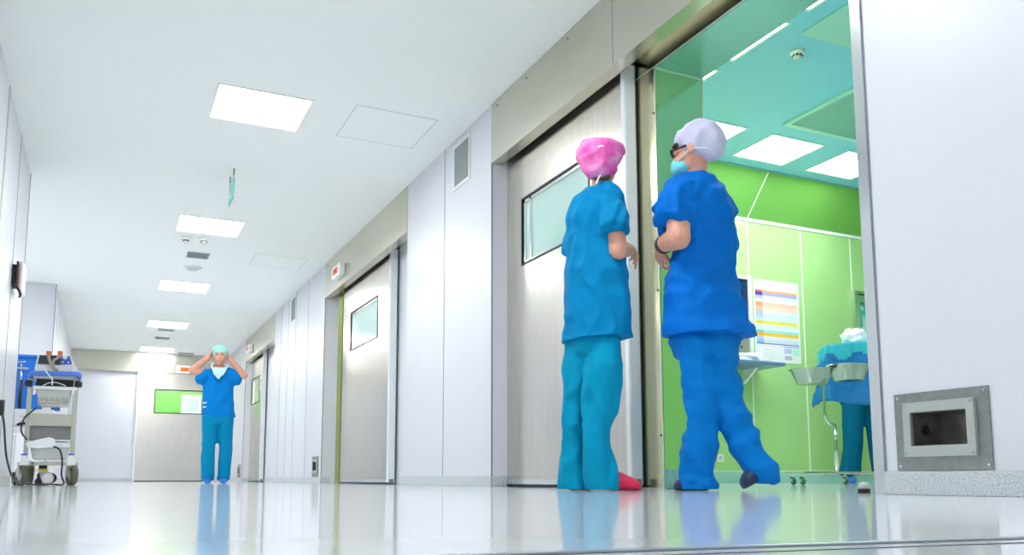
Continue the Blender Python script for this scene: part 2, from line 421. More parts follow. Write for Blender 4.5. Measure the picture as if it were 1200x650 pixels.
room_light(6.9, 2.7, .61, .545, 'lit ceiling panel of the operating room hidden behind the white wall, second row')
# big air diffuser
t = thing('air_diffuser', 'large perforated air diffuser panel in the teal ceiling', 'vent', (5.9, 5.0, RZ))
b = NB()
gx0, gx1, gy0, gy1 = 5.33, 6.9, 4.55, 5.52
for a in ((gx0, gx1, gy0, gy0+.05), (gx0, gx1, gy1-.05, gy1), (gx0, gx0+.05, gy0+.05, gy1-.05), (gx1-.05, gx1, gy0+.05, gy1-.05)): box(b, *a, RZ-.02, RZ)
obj('frame', b, mat('pale_teal_frame', (.55, .85, .8), .4), t)
b = NB(); box(b, gx0+.05, gx1-.05, gy0+.05, gy1-.05, RZ-.006, RZ)
k = gx0+.07
while k < gx1-.06: box(b, k, k+.008, gy0+.05, gy1-.05, RZ-.014, RZ-.006, mi=1); k += .03
obj('grille', b, [TEALG, mat('grille_teal', (.3, .6, .58), .4)], t)
tag(obj('ceiling_hatch', box(NB(), 4.33, 4.98, 3.60, 4.27, RZ-.008, RZ), mat('pale_hatch', (.40, .72, .70), .4)), 'plain square hatch in the teal ceiling right of the smoke detector', 'hatch')
def detector(name, c, r, label, m_=WHITEP, parts=True, cat='smoke detector'):
    t = thing(name, label, cat, c)
    obj('base', lathe(NB(), [(r, 0), (r, -.012), (r*.9, -.02), (r*.72, -.03)], c, 'Z', 24), m_, t)
    b = NB(); lathe(b, [(r*.62, -.03), (r*.6, -.045), (r*.45, -.058), (r*.1, -.06)], c, 'Z', 24)
    obj('sensor_head', b, mat('sensor_grey', (.5, .55, .52), .4), t)
    b = NB()
    for j in range(8):
        a = 2*PI*j/8; box(b, c[0]+math.cos(a)*r*.58-.006, c[0]+math.cos(a)*r*.58+.006, c[1]+math.sin(a)*r*.58-.006, c[1]+math.sin(a)*r*.58+.006, c[2]-.045, c[2]-.030)
    obj('sensor_slot', b, DARK, t)
detector('smoke_detector', (4.50, 4.48, RZ), .055, 'white domed smoke detector on the teal ceiling of the operating room')

# wall poster with coloured schedule rows
pt_ = thing('wall_poster', 'white poster with a table of coloured rows on the green wall', 'poster', (6.42, RY, 1.7))
px0, px1, pz0, pz1 = 6.105, 6.735, 1.27, 2.15
rows = [((.95, .45, .08), (.85, .12, .08), .022), ((.45, .40, .80), (.08, .05, .50), .036), ((.75, .80, .95), (.55, .50, .85), .034), ((.88, .86, .96), (.80, .80, .95), .034), ((.98, .62, .48), (.98, .35, .20), .046), ((.98, .72, .62), (.98, .50, .35), .046),
        ((.84, .82, .92), (.55, .55, .68), .04), ((.72, .80, .92), (.55, .58, .72), .036), ((.74, .90, .95), (.50, .80, .92), .034), ((.95, .80, .08), (.90, .65, .02), .034), ((.78, .93, .82), (.70, .92, .80), .034), ((.84, .95, .90), (.74, .92, .85), .034), ((.35, .78, .80), (.10, .62, .62), .026),
        ((.98, .60, .05), (.95, .45, .02), .036), ((.80, .86, .97), (.50, .58, .85), .036), ((.72, .78, .95), (.30, .50, .82), .036), ((.25, .25, .62), (.10, .12, .60), .014)]
PM = bpy.data.materials.new('schedule_print'); PM.use_nodes = True; nt = PM.node_tree; bs_ = nt.nodes['Principled BSDF']; bs_.inputs['Roughness'].default_value = .5
def nd(t_, **k):
    n_ = nt.nodes.new(t_)
    for a_, v_ in k.items(): setattr(n_, a_, v_)
    return n_
def lk(a_, b_): nt.links.new(a_, b_)
def mth(op, a_, b_=None):
    n_ = nd('ShaderNodeMath', operation=op)
    for i_, v_ in enumerate((a_, b_)):
        if v_ is None: continue
        if isinstance(v_, (int, float)): n_.inputs[i_].default_value = v_
        else: lk(v_, n_.inputs[i_])
    return n_.outputs[0]
tcn = nd('ShaderNodeTexCoord'); sp = nd('ShaderNodeSeparateXYZ'); lk(tcn.outputs['Object'], sp.inputs[0])
u_ = mth('DIVIDE', mth('SUBTRACT', sp.outputs['X'], px0-6.42), px1-px0); v_ = mth('DIVIDE', mth('SUBTRACT', sp.outputs['Z'], pz0-1.7), pz1-pz0)
tot = sum(r_[2] for r_ in rows); top_, bot_ = .87, .21
def ramp(idx):
    rp = nd('ShaderNodeValToRGB'); cr_ = rp.color_ramp; cr_.interpolation = 'CONSTANT'
    pos = bot_; lst = [(0, (.86, .88, .92))]
    for r_ in rows[::-1]:
        lst.append((pos, r_[idx])); pos += r_[2]/tot*(top_-bot_)
    lst.append((top_, (.86, .88, .92)))
    cr_.elements[0].position = 0; cr_.elements[0].color = (*lst[0][1], 1); cr_.elements[1].position = lst[-1][0]; cr_.elements[1].color = (*lst[-1][1], 1)
    for p_, c_ in lst[1:-1]: e_ = cr_.elements.new(p_); e_.color = (*c_, 1)
    lk(v_, rp.inputs[0]); return rp.outputs[0]
def mix(f_, a_, b_):
    n_ = nd('ShaderNodeMix', data_type='RGBA'); lk(f_, n_.inputs[0])
    for i_, q_ in ((6, a_), (7, b_)):
        if isinstance(q_, tuple): n_.inputs[i_].default_value = (*q_, 1)
        else: lk(q_, n_.inputs[i_])
    return n_.outputs[2]
main = mix(mth('LESS_THAN', u_, .19), ramp(0), ramp(1))
ed = mth('MULTIPLY', mth('GREATER_THAN', u_, .035), mth('LESS_THAN', u_, .965))
main = mix(ed, (.86, .88, .92), main)
nz = nd('ShaderNodeTexNoise'); mp_ = nd('ShaderNodeMapping'); mp_.inputs['Scale'].default_value = (60, 1, 160); lk(tcn.outputs['Object'], mp_.inputs[0]); lk(mp_.outputs[0], nz.inputs[0]); nz.inputs['Scale'].default_value = 1.5
txt = mth('MULTIPLY', mth('MULTIPLY', mth('GREATER_THAN', nz.outputs['Fac'], .58), ed), mth('MULTIPLY', mth('GREATER_THAN', v_, bot_), mth('LESS_THAN', v_, top_)))
dk = nd('ShaderNodeMix', data_type='RGBA', blend_type='MULTIPLY'); lk(mth('MULTIPLY', txt, .35), dk.inputs[0]); lk(main, dk.inputs[6]); dk.inputs[7].default_value = (.4, .4, .5, 1)
lk(dk.outputs[2], bs_.inputs['Base Color'])
obj('sheet', box(NB(), px0, px1, RY-.004, RY-.0005, pz0, pz1), PM, pt_)
def patch(x0, x1, z0, z1, c):
    obj('printed_block', box(NB(), x0, x1, RY-.0048, RY-.0038, z0, z1), mat('ink_%02d_%02d_%02d' % tuple(int(v*99) for v in c), c, .6), pt_)
patch(px0+.02, px0+.37, pz0+.160, pz0+.172, (.98, .72, .74)); patch(px0+.38, px1-.02, pz0+.166, pz0+.174, (.2, .25, .6))
patch(px0+.40, px0+.50, pz0+.10, pz0+.155, (.60, .52, .85)); patch(px0+.51, px1-.02, pz0+.085, pz0+.155, (.45, .85, .70))
patch(px0+.40, px0+.50, pz0+.03, pz0+.075, (.50, .48, .70)); patch(px0+.51, px0+.565, pz0+.03, pz0+.075, (.85, .88, .60))
for q, wd_ in enumerate((.2, .12, .17, .09, .19)): patch(px0+.13, px0+.13+wd_, pz0+.03+q*.018, pz0+.033+q*.018, (.7, .72, .82))
patch(px0+.13, px0+.20, pz0+.128, pz0+.133, (.95, .3, .2))

# wall computer with fold-out shelf behind the standing person
t = thing('wall_computer', 'dark wall screen in a white frame above a fold-out shelf', 'computer', (5.7, RY, 1.2))
b = NB(); x0, x1, z0, z1 = 5.36, 6.045, 1.27, 2.15
for a in ((x0, x1, z0, z0+.03), (x0, x1, z1-.03, z1), (x0, x0+.03, z0+.03, z1-.03), (x1-.04, x1, z0+.03, z1-.03)): box(b, a[0], a[1], RY-.05, RY-.001, a[2], a[3])
obj('frame', b, WHITEP, t)
obj('screen', box(NB(), x0+.03, x1-.04, RY-.03, RY-.002, 1.55, z1-.03), mat('navy_screen', (.01, .03, .12), .1, coat=1), t)
b = NB(); box(b, x0+.03, x1-.04, RY-.03, RY-.002, z0+.03, 1.55); obj('control_panel', b, mat('brown_grey_panel', (.25, .27, .22), .4), t)
for kx, kz in ((5.90, 1.40), (5.84, 1.48), (5.78, 1.48), (5.90, 1.48)): obj('knob', lathe(NB(), [(.012, 0), (.010, -.008)], (kx, RY-.03, kz), 'Y', 10), DARK, t)
b = NB(); box(b, 5.20, 6.12, RY-.42, RY-.002, 1.165, 1.20, bev=.008); obj('shelf', b, mat('blue_grey_shelf', (.12, .22, .42), .3), t)
b = NB(); V = [b.verts.new(p) for p in ((5.93, RY, 1.165), (5.93, RY-.2, 1.165), (5.93, RY, 1.02), (5.96, RY, 1.165), (5.96, RY-.2, 1.165), (5.96, RY, 1.02))]
for q in ((0, 1, 2), (3, 5, 4), (0, 3, 4, 1), (1, 4, 5, 2), (0, 2, 5, 3)): b.faces.new([V[i] for i in q])
obj('bracket', b, WHITEP, t)
def crumple(name, c, r, label, m_=PAPER, cat='cloth'):
    b = NB(); bmesh.ops.create_icosphere(b, subdivisions=4, radius=1)
    for v in b.verts:
        p = v.co.copy(); n_ = noise.noise(p*2.1+Vector(c)*3)*.35+noise.noise(p*5+Vector(c))*.16
        s = 1+n_
        v.co = Vector((c[0]+p.x*r[0]*s, c[1]+p.y*r[1]*s, c[2]+max(0, (p.z+.35))*r[2]*s))
    for f in b.faces: f.smooth = True
    return tag(obj(name, b, m_, loc=c), label, cat)
crumple('crumpled_cloth', (5.78, RY-.22, 1.201), (.24, .13, .07), 'crumpled white cloth lying on the shelf of the wall computer')
t = thing('wall_socket', 'small white socket low on the green wall behind the walking person', 'socket', (5.595, RY, .255))
obj('plate', box(NB(), 5.555, 5.635, RY-.012, RY-.001, .215, .295, bev=.004), WHITEP, t)
obj('inset', lathe(NB(), [(.022, -.012), (.020, -.014)], (5.595, RY, .255), 'Y', 18), mat('socket_grey', (.55, .57, .57), .4), t)
# steel framed hatch window on the back wall
t = thing('pass_through_window', 'steel-framed hatch window on the green wall at the doorway edge', 'window', (7.9, RY, 1.8))
b = NB(); x0, x1, z0, z1 = 7.53, 8.35, 1.30, 2.15
for a in ((x0, x1, z0, z0+.07), (x0, x1, z1-.13, z1), (x0, x0+.07, z0+.07, z1-.13), (x1-.1, x1, z0+.07, z1-.13)): box(b, a[0], a[1], RY-.05, RY-.001, a[2], a[3], bev=.004)
obj('frame', b, STEELB, t)
obj('slot', box(NB(), x0+.05, x1-.06, RY-.056, RY-.05, z1-.050, z1-.036), DARK, t)
obj('pane', box(NB(), x0+.07, x1-.1, RY-.02, RY-.002, z0+.07, z1-.13), mat('teal_pane', (.06, .50, .42), .25, noise_scale=9, col2=(.5, .8, .75), thr=(.45, .55)), t)

# bowl stand on castors
YS = 4.8
t = thing('bowl_stand', 'chrome wheeled stand with two steel bowls in front of the blue draped table', 'bowl stand', (5.25, YS, 0))
def P(x, y, Y=YS): return atY(x, y, Y)
wl = P(941, 560); wr = P(1004, 560)
b = NB(); box(b, wl.x-.01, 5.56, YS-.012, YS+.012, .083, .103, bev=.003); box(b, 5.30, 5.62, YS-.32, YS-.296, .083, .103, bev=.003); box(b, 5.32, 5.344, YS-.3, YS+.2, .085, .101)
box(b, wl.x+.02, wl.x+.044, YS, YS+.2, .083, .103, bev=.003)
obj('base_frame', b, STEEL, t)
for cx_, cy_ in ((wl.x, YS), (wl.x+.05, YS+.15), (5.12, YS), (5.26, YS-.28), (5.50, YS-.28)):
    b = NB(); lathe(b, [(.012, -.009), (.024, -.007), (.026, 0), (.024, .007), (.012, .009)], (cx_, cy_, .026), 'X', 20)
    cs = obj('caster', b, mat('dark_green_wheel', (.03, .12, .08), .3), t)
    b = NB(); box(b, cx_-.014, cx_+.014, cy_-.006, cy_+.02, .05, .062); box(b, cx_-.014, cx_-.011, cy_-.006, cy_+.02, .024, .06); box(b, cx_+.011, cx_+.014, cy_-.006, cy_+.02, .024, .06); tube(b, [(cx_, cy_+.008, .06), (cx_, cy_+.008, .086)], .007, 10)
    obj('fork', b, STEELB, cs)
pb = P(981, 551); pm = P(978, 497); b = NB()
tube(b, [(pb.x, YS, .095), (pm.x, YS, pm.z)], .014, 16)
obj('lower_post', b, CHROME, t)
pts = [P(977, 497), P(972, 496), P(968, 490), P(966, 480), P(966, 455), P(966, 440), P(968, 432), P(973, 428), P(980, 428)]
b = NB(); tube(b, smooth(pts, 5), .0095, 14); obj('upper_post', b, CHROME, t)
def bowl(c, r, h_, label_m):
    b = NB(); n = 32
    prof = [(r*.66, 0), (r*.70, .003), (r*.97, h_-.004), (r*1.06, h_), (r*1.06, h_-.003), (r*.95, h_-.008), (r*.68, .008), (r*.64, .006)]
    cv = Vector(c); rings = []
    for rr, hh in prof: rings.append([b.verts.new(cv+Vector((rr*math.cos(2*PI*j/n), rr*math.sin(2*PI*j/n), hh))) for j in range(n)])
    for a, d in zip(rings, rings[1:]):
        for j in range(n): f = b.faces.new((a[j], a[(j+1) % n], d[(j+1) % n], d[j])); f.smooth = True
    b.faces.new(rings[0][::-1]); b.faces.new(rings[-1])
    return b
BOWLM = mat('bowl_steel', (.30, .36, .33), .2, metal=1)
rb = P(995, 446); rt = P(995, 428); obj('bowl', bowl((rb.x, YS, rb.z), .158, rt.z-rb.z, 0), BOWLM, t)
lb_ = atY(952, 450, YS+.12); lt_ = atY(952, 433, YS+.12); obj('bowl', bowl((lb_.x, YS+.12, lb_.z), .165, lt_.z-lb_.z, 0), BOWLM, t)
b = NB(); tube(b, [P(972, 430), atY(962, 436, YS+.05), (lb_.x+.14, YS+.1, lt_.z-.01)], .006, 10); obj('bowl_arm', b, CHROME, t)

# draped table
YT = 5.6
t = thing('draped_table', 'instrument table covered by a creased turquoise drape behind the steel bowls', 'table', (atY(967, 404, YT).x, YT, 0))
tl = atY(967, 404, YT); bl = atY(968, 473, YT); x0 = tl.x; x1 = x0+1.05; zt = tl.z; zb = bl.z
def drape(bm, x0, x1, y0, y1, zt, zb, amp=.02, tilt=.0):
    nu, nv = 90, 26
    # front skirt + left skirt as one strip going round the corner
    path = []; L1 = y1-y0; L2 = x1-x0; tot = L1+L2
    for i in range(nu+1):
        s = tot*i/nu
        path.append(((x0, y1-s), (-1, 0)) if s < L1 else ((x0+s-L1, y0), (0, -1)))
    grid = []
    for i, (p, n_) in enumerate(path):
        row = []; s = tot*i/nu
        for j in range(nv+1):
            v = j/nv
            zc = zt+(zb-zt)*v
            hem = .03*math.sin(s*5)*v
            a = amp*(.2+v)*(math.sin(s*17+1.5*math.sin(s*5))+.6*noise.noise(Vector((s*3, v*3, 1))))
            cr_ = .006*(1 if (int(s/.17)+int(v*4)) % 2 else -1)
            out = a+cr_+.05*v*v
            row.append(bm.verts.new((p[0]+n_[0]*out+tilt*v*.0, p[1]+n_[1]*out, zc+hem+(.07*(p[0]-x0) if j == 0 else .07*(p[0]-x0)*(1-v)))))
        grid.append(row)
    for i in range(nu):
        for j in range(nv):
            f = bm.faces.new((grid[i][j], grid[i+1][j], grid[i+1][j+1], grid[i][j+1])); f.smooth = True
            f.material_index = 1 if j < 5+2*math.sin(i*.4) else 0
    c0 = bm.verts.new((x1, y1, zt+.07*(x1-x0))); top = [g[0] for g in grid]
    f = bm.faces.new(top+[c0]); f.material_index = 1
ROT = Matrix.Translation(Vector((x0, YT, 0))) @ Matrix.Rotation(math.radians(-36), 4, 'Z') @ Matrix.Translation(Vector((-x0, -YT, 0)))
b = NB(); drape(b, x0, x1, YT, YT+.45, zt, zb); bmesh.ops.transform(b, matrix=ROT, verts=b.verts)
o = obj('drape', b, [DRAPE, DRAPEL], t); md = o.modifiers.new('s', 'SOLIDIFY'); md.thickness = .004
b = NB()
for xx in (x0+.06, x1-.1):
    for yy in (YT+.06, YT+.39):
        l_ = NB(); tube(l_, [(xx, yy, 0), (xx, yy, zt-.03)], .014, 10); bmesh.ops.transform(l_, matrix=ROT, verts=l_.verts)
        if xx > x0+.5: obj('leg', l_, CHROME, t)
        else: l_.free()
box(b, x0+.03, x1-.03, YT+.03, YT+.42, zt-.04, zt-.012); bmesh.ops.transform(b, matrix=ROT, verts=b.verts)
tube(b, [ROT @ Vector((x0+.2, YT+.22, zt-.03)), ROT @ Vector((x1-.1, YT+.22, .25))], .016, 10)
obj('table_frame', b, CHROME, t)
cq = ROT @ Vector((x0+.30, YT+.2, 0))
crumple('crumpled_wrap', (cq.x, cq.y, zt+.03), (.13, .1, .10), 'crumpled white wrap on top of the turquoise draped table', PAPER, 'wrap')

# ================================================================== HALL CEILING
for i, (y, lb) in enumerate(((5.716, 'nearest and largest square lit ceiling panel in view'), (8.87, 'second lit ceiling panel, just beyond the hanging green sign'), (11.99, 'third lit ceiling panel, beyond the grey vent and the round speaker'), (15.2, 'fourth lit ceiling panel, just before two small vents'), (18.33, 'last lit ceiling panel, right in front of the far steel header'), (2.55, 'ceiling panel light above the camera, out of view'), (-.6, 'ceiling panel light behind the camera, out of view'), (-3.6, 'rearmost ceiling panel light behind the camera, out of view'))):
    x0, x1, y0, y1 = .578, 1.189, y, y+.566
    t = thing('ceiling_light', lb, 'light', (.88, y+.28, CE), 'hall ceiling lights')
    b = NB(); q = .014
    for a in ((x0-q, x1+q, y0-q, y0), (x0-q, x1+q, y1, y1+q), (x0-q, x0, y0, y1), (x1, x1+q, y0, y1)): box(b, *a, CE-.006, CE+.01)
    obj('frame', b, WHITEP, t); obj('diffuser', box(NB(), x0, x1, y0, y1, CE-.003, CE+.006), LAMP, t)
t = thing('ceiling_light', 'added unseen ceiling panel that brightens the side alcove behind the left wall', 'light', (-2.2, 10.5, CE), 'hall ceiling lights')  # added lamp, never in view, brightens the alcove mirrored in the steel door
obj('diffuser', box(NB(), -2.9, -2.3, 9.9, 11.1, CE-.003, CE+.006), LAMP, t)
b = NB()
for a in ((-2.914, -2.286, 9.886, 9.9), (-2.914, -2.286, 11.1, 11.114), (-2.914, -2.9, 9.9, 11.1), (-2.3, -2.286, 9.9, 11.1)): box(b, *a, CE-.006, CE+.01)
obj('frame', b, WHITEP, t)
def hatch(x0, x1, y0, y1, label):
    b = NB(); e = .004
    for a in ((x0, x1, y0, y0+e), (x0, x1, y1-e, y1), (x0, x0+e, y0, y1), (x1-e, x1, y0, y1)): box(b, *a, CE-.0015, CE+.002)
    t = thing('ceiling_hatch', label, 'hatch', ((x0+x1)/2, (y0+y1)/2, CE))
    obj('joint', b, mat('hatch_joint', (.40, .46, .46), .6), t); obj('panel', box(NB(), x0+e, x1-e, y0+e, y1-e, CE-.001, CE+.002), CEIL, t)
hatch(1.49, 2.10, 5.64, 6.24, 'square flush hatch in the white ceiling left of the nearest wall vent')
hatch(1.50, 2.11, 10.05, 10.65, 'square flush hatch in the white ceiling near the second steel header')
detector('smoke_detector', (.875, 9.66, CE), .055, 'white domed smoke detector under the second ceiling light')
detector('motion_sensor', (.694, 9.70, CE), .045, 'small flat round sensor left of the smoke detector on the hall ceiling', cat='sensor')
def vent_ceiling(x0, x1, y0, y1, label):
    t = thing('ceiling_vent', label, 'vent', ((x0+x1)/2, (y0+y1)/2, CE))
    b = NB(); q = .02
    for a in ((x0, x1, y0, y0+q), (x0, x1, y1-q, y1), (x0, x0+q, y0, y1), (x1-q, x1, y0, y1)): box(b, *a, CE-.008, CE+.01)
    obj('frame', b, mat('vent_grey', (.32, .38, .38), .5), t)
    b = NB(); box(b, x0+q, x1-q, y0+q, y1-q, CE-.001, CE+.003); k = y0+.03
    while k < y1-.03: box(b, x0+q, x1-q, k, k+.008, CE-.007, CE-.001, mi=1); k += .022
    obj('louvres', b, [mat('vent_dark', (.14, .2, .2), .6), mat('vent_grey', (.3, .36, .36), .5)], t)
vent_ceiling(.765, 1.01, 10.31, 10.57, 'grey ceiling vent between the smoke detector and the round speaker')
vent_ceiling(.76, 1.02, 15.99, 16.15, 'small grey ceiling vent right behind the fourth ceiling light')
vent_ceiling(.76, 1.01, 16.92, 17.14, 'small grey ceiling vent nearer the far header, before the last ceiling light')
vent_ceiling(1.31, 1.62, 18.85, 19.0, 'thin vent strip at the far end of the ceiling above the orange sign')
t = thing('ceiling_speaker', 'round white ceiling speaker beyond the grey ceiling vent', 'speaker', (.89, 11.1, CE))
obj('rim', lathe(NB(), [(.11, 0), (.11, -.012), (.085, -.016)], (.89, 11.1, CE), 'Z', 28), WHITEP, t)
obj('grille', lathe(NB(), [(.082, -.014), (.06, -.03), (.02, -.036)], (.89, 11.1, CE), 'Z', 24), mat('speaker_grille', (.6, .66, .66), .6), t)
# hanging exit sign (edge on)
t = thing('hanging_sign', 'hanging green glass escape sign seen edge on below the ceiling', 'sign', (.88, 7.42, CE))
zt_ = atX(275, 209, .88).z; zb_ = atX(268.6, 239, .88).z
for y in (7.31, 7.54): obj('rod', tube(NB(), [(.88, y, CE), (.88, y, CE-.075)], .007, 10), STEELD, t)
obj('clear_plate', box(NB(), .877, .883, 7.27, 7.58, CE-.115, CE-.07), mat('pale_glass', (.78, .9, .9), .1), t)
obj('green_plate', box(NB(), .875, .885, 7.27, 7.58, zb_-.02, CE-.10), mat('green_sign_plate', (.02, .72, .52), .3, coat=.5), t)
b = NB(); zz = CE-.19; V = [b.verts.new(p) for p in ((.8735, 7.45, zz+.035), (.8735, 7.45, zz-.035), (.8735, 7.53, zz))]; b.faces.new(V)
obj('arrow', b, PAPER, t)

# ================================================================== RIGHT WALL FITTINGS
def wall_vent(y0, y1, z0, z1, label):
    t = thing('wall_vent', label, 'vent', (W, (y0+y1)/2, z0), 'wall vents')
    b = NB(); q = .025
    for a in ((y0-q, y1+q, z0-q, z0), (y0-q, y1+q, z1, z1+q), (y0-q, y0, z0, z1), (y1, y1+q, z0, z1)): box(b, W-.008, W+.002, *a)
    obj('frame', b, WHITEP, t)
    b = NB(); box(b, W-.002, W+.002, y0, y1, z0, z1)
    for i in range(14):
        zz = z0+(z1-z0)*(i+.3)/14; box(b, W-.006, W-.002, y0, y1, zz, zz+.009, mi=1)
    for i in range(10):
        yy = y0+(y1-y0)*(i+.5)/10; box(b, W-.007, W-.002, yy, yy+.003, z0, z1, mi=1)
    obj('grille', b, [mat('vent_dark2', (.16, .22, .22), .6), mat('vent_grey2', (.42, .48, .47), .5)], t)
wall_vent(5.65, 5.94, 2.29, 2.60, 'square grey wall vent beside the nearest steel header')
wall_vent(12.0, 12.30, 2.30, 2.62, 'narrow looking grey wall vent between the second and third doors')

def steel_box(yc, label, niche):
    t = thing('wall_box', label, 'wall box', (W, yc, .2), 'recessed steel wall boxes')
    y0, y1, z0, z1 = yc-.167, yc+.167, .077, .326
    a, c = niche
    def ring(b, y0, y1, z0, z1, iy0, iy1, iz0, iz1, xa, xb):
        box(b, xa, xb, y0, y1, z0, iz0); box(b, xa, xb, y0, y1, iz1, z1); box(b, xa, xb, y0, iy0, iz0, iz1); box(b, xa, xb, iy1, y1, iz0, iz1)
    pl = NB(); ring(pl, y0, y1, z0, z1, a-.008, c+.008, NZ0-.006, NZ1+.006, W-.006, W-.0005); p_ = obj('back_plate', pl, STEELD, t)
    for yy in (y0+.014, y1-.014):
        for zz in (z0+.014, z1-.014): obj('screw', lathe(NB(), [(.006, 0), (.006, -.002), (.003, -.004)], (W-.006, yy, zz), 'X', 12), CHROME, p_)
    ff = NB(); ring(ff, a-.027, c+.027, NZ0-.034, NZ1+.032, a, c, NZ0, NZ1, W-.018, W-.006); f_ = obj('front_frame', ff, mat('pale_plate', (.50, .53, .50), .45, metal=.7), t)
    for yy in (a-.018, c+.018):
        for zz in (NZ0-.025, NZ1+.023): obj('screw', lathe(NB(), [(.004, 0), (.004, -.002), (.002, -.003)], (W-.018, yy, zz), 'X', 12), CHROME, f_)
    n = NB(); e = .002; x1 = W+.13
    box(n, x1-e, x1, a, c, NZ0, NZ1); box(n, W-.004, x1, a, a+e, NZ0, NZ1); box(n, W-.004, x1, c-e, c, NZ0, NZ1); box(n, W-.004, x1, a, c, NZ0, NZ0+e); box(n, W-.004, x1, a, c, NZ1-e, NZ1)
    obj('inner_box', n, mat('grubby_steel', (.30, .30, .27), .32, metal=.9, noise_amt=.4, noise_scale=14), t)
    obj('hole', lathe(NB(), [(.016, 0), (.016, -.002)], (W+.05, c-e, (NZ0+NZ1)/2), 'Y', 20), DARK, t)
    return t
steel_box(1.815, 'large steel wall box close to the camera with an open slot above the terrazzo skirting', NICHE[0])
steel_box(10.5, 'small looking steel wall box low on the wall left of the second door', NICHE[1])
steel_box(16.96, 'farthest steel wall box low on the wall beside the third door', NICHE[2])

def door_sign(c, along, label):
    t = thing('door_sign', label, 'sign', c, 'orange signs above the doors')
    x, y, z = c
    if along == 'Y':
        obj('housing', box(NB(), x-.07, x-.001, y-.18, y+.18, z-.07, z+.07, bev=.012), WHITEP, t); obj('orange_lens', box(NB(), x-.0725, x-.069, y-.10, y+.10, z-.035, z+.035), ORANGE, t)
        obj('pictogram', box(NB(), x-.074, x-.072, y-.03, y+.03, z-.012, z+.012), mat('dark_red', (.35, .02, .0), .5), t)
    else:
        obj('housing', box(NB(), x-.16, x+.16, y-.07, y-.001, z-.075, z+.075, bev=.012), WHITEP, t); obj('orange_lens', box(NB(), x-.09, x+.09, y-.0725, y-.069, z-.045, z+.045), ORANGE, t)
door_sign((W-.006, 9.42, 2.40), 'Y', 'white box sign with orange lens on the header of the second door')
door_sign((W-.006, 15.95, 2.41), 'Y', 'white box sign with orange lens on the header of the third door')
door_sign((1.46, YF-.09, 2.345), 'X', 'white box sign with orange lens on the far header facing the camera')

# left wall device
t = thing('wall_intercom', 'black wall bracket holding a white device on the left wall', 'wall device', (XL, 7.45, 1.6))
obj('bracket', box(NB(), XL, XL+.03, 7.25, 7.45, 1.51, 1.66, bev=.006), DARK, t)
b = NB(); box(b, XL+.03, XL+.045, 7.22, 7.50, 1.49, 1.68, bev=.004); tube(b, smooth([(XL+.035, 7.3, 1.50), (XL+.06, 7.3, 1.45), (XL+.055, 7.34, 1.43)], 4), .009, 8); obj('cradle', b, DARK, t)
b = NB(); box(b, XL+.045, XL+.07, 7.30, 7.55, 1.47, 1.70, bev=.008); obj('handset', b, WHITEP, t)
obj('red_strip', box(NB(), XL+.042, XL+.048, 7.28, 7.30, 1.50, 1.67), mat('red_strip', (.6, .03, .04), .5), t)

# ================================================================== EQUIPMENT TROLLEYS
def rect(b, x0, y0, x1, y1, Y, dep, bev=.004, mi=0):
    xm, ym = (x0+x1)/2, (y0+y1)/2
    X0, X1 = atY(x0, ym, Y).x, atY(x1, ym, Y).x; z0, z1 = atY(xm, y1, Y).z, atY(xm, y0, Y).z
    return box(b, X0, X1, Y, Y+dep, max(z0, .0), z1, bev=bev, mi=mi)
def taper(b, q, Y, dep, bev=0):
    """prism from four pixel corners TL TR BR BL on plane Y, dep deep"""
    pts = [atY(x, y, Y) for x, y in q]
    fr = [b.verts.new(p) for p in pts]; bk = [b.verts.new(p+Vector((0, dep, 0))) for p in pts]
    b.faces.new(fr[::-1]); b.faces.new(bk)
    for i in range(4): b.faces.new((fr[i], fr[(i+1) % 4], bk[(i+1) % 4], bk[i]))
    if bev: bmesh.ops.bevel(b, geom=list(b.edges), offset=bev, segments=2, affect='EDGES', profile=.5)
    return b
YC = 8.55
def castor(t, c, r, ang, m_wheel, m_fork, w_=.028):
    b = NB(); lathe(b, [(r*.55, -w_*.5), (r*.6, -w_), (r*.93, -w_*.9), (r, -w_*.5), (r, w_*.5), (r*.93, w_*.9), (r*.6, w_), (r*.55, w_*.5)], (0, 0, 0), 'X', 32)
    M = Matrix.Translation(Vector((c[0], c[1], r))) @ Matrix.Rotation(ang, 4, 'Z'); bmesh.ops.transform(b, matrix=M, verts=b.verts)
    wobj = obj('caster', b, m_wheel, t)
    b = NB(); lathe(b, [(r*.22, -w_*1.3), (r*.3, -w_*.8), (r*.56, -w_*.6), (r*.56, w_*.6), (r*.3, w_*.8), (r*.22, w_*1.3)], (0, 0, 0), 'X', 20); bmesh.ops.transform(b, matrix=M, verts=b.verts)
    obj('hub', b, CREAML, wobj)
    b = NB()
    for s in (-1, 1): box(b, s*w_*1.25-.003, s*w_*1.25+.003, -.02, .025, -.01, r*1.08)
    box(b, -w_*1.35, w_*1.35, -.03, .03, r*1.05, r*1.2); lathe(b, [(.018, r*1.15), (.014, r*1.45)], (0, 0, 0), 'Z', 14)
    bmesh.ops.transform(b, matrix=M, verts=b.verts); obj('fork', b, m_fork, wobj)
t = thing('equipment_trolley', 'cream medical trolley with a blue handle bar and large wheels beside the left wall', 'trolley', (atY(58, 560, YC).x, YC+.2, 0))
DPT = .42
for xx in (25, 84):
    X = atY(xx, 560, YC).x; castor(t, (X, YC+.05), .092, .45 if xx == 25 else .35, mat('olive_rubber_wheel', (.10, .11, .07), .5), CREAM)
for xx in (34, 82):
    X = atY(xx, 560, YC+DPT).x; castor(t, (X, YC+DPT), .092, .2, mat('olive_rubber_wheel', (.10, .11, .07), .5), CREAM)
b = NB(); rect(b, 27, 540.5, 89, 545, YC, .045); rect(b, 36, 541, 40, 545, YC, DPT); rect(b, 78, 541, 82, 545, YC, DPT)
obj('base_frame', b, CREAM, t)
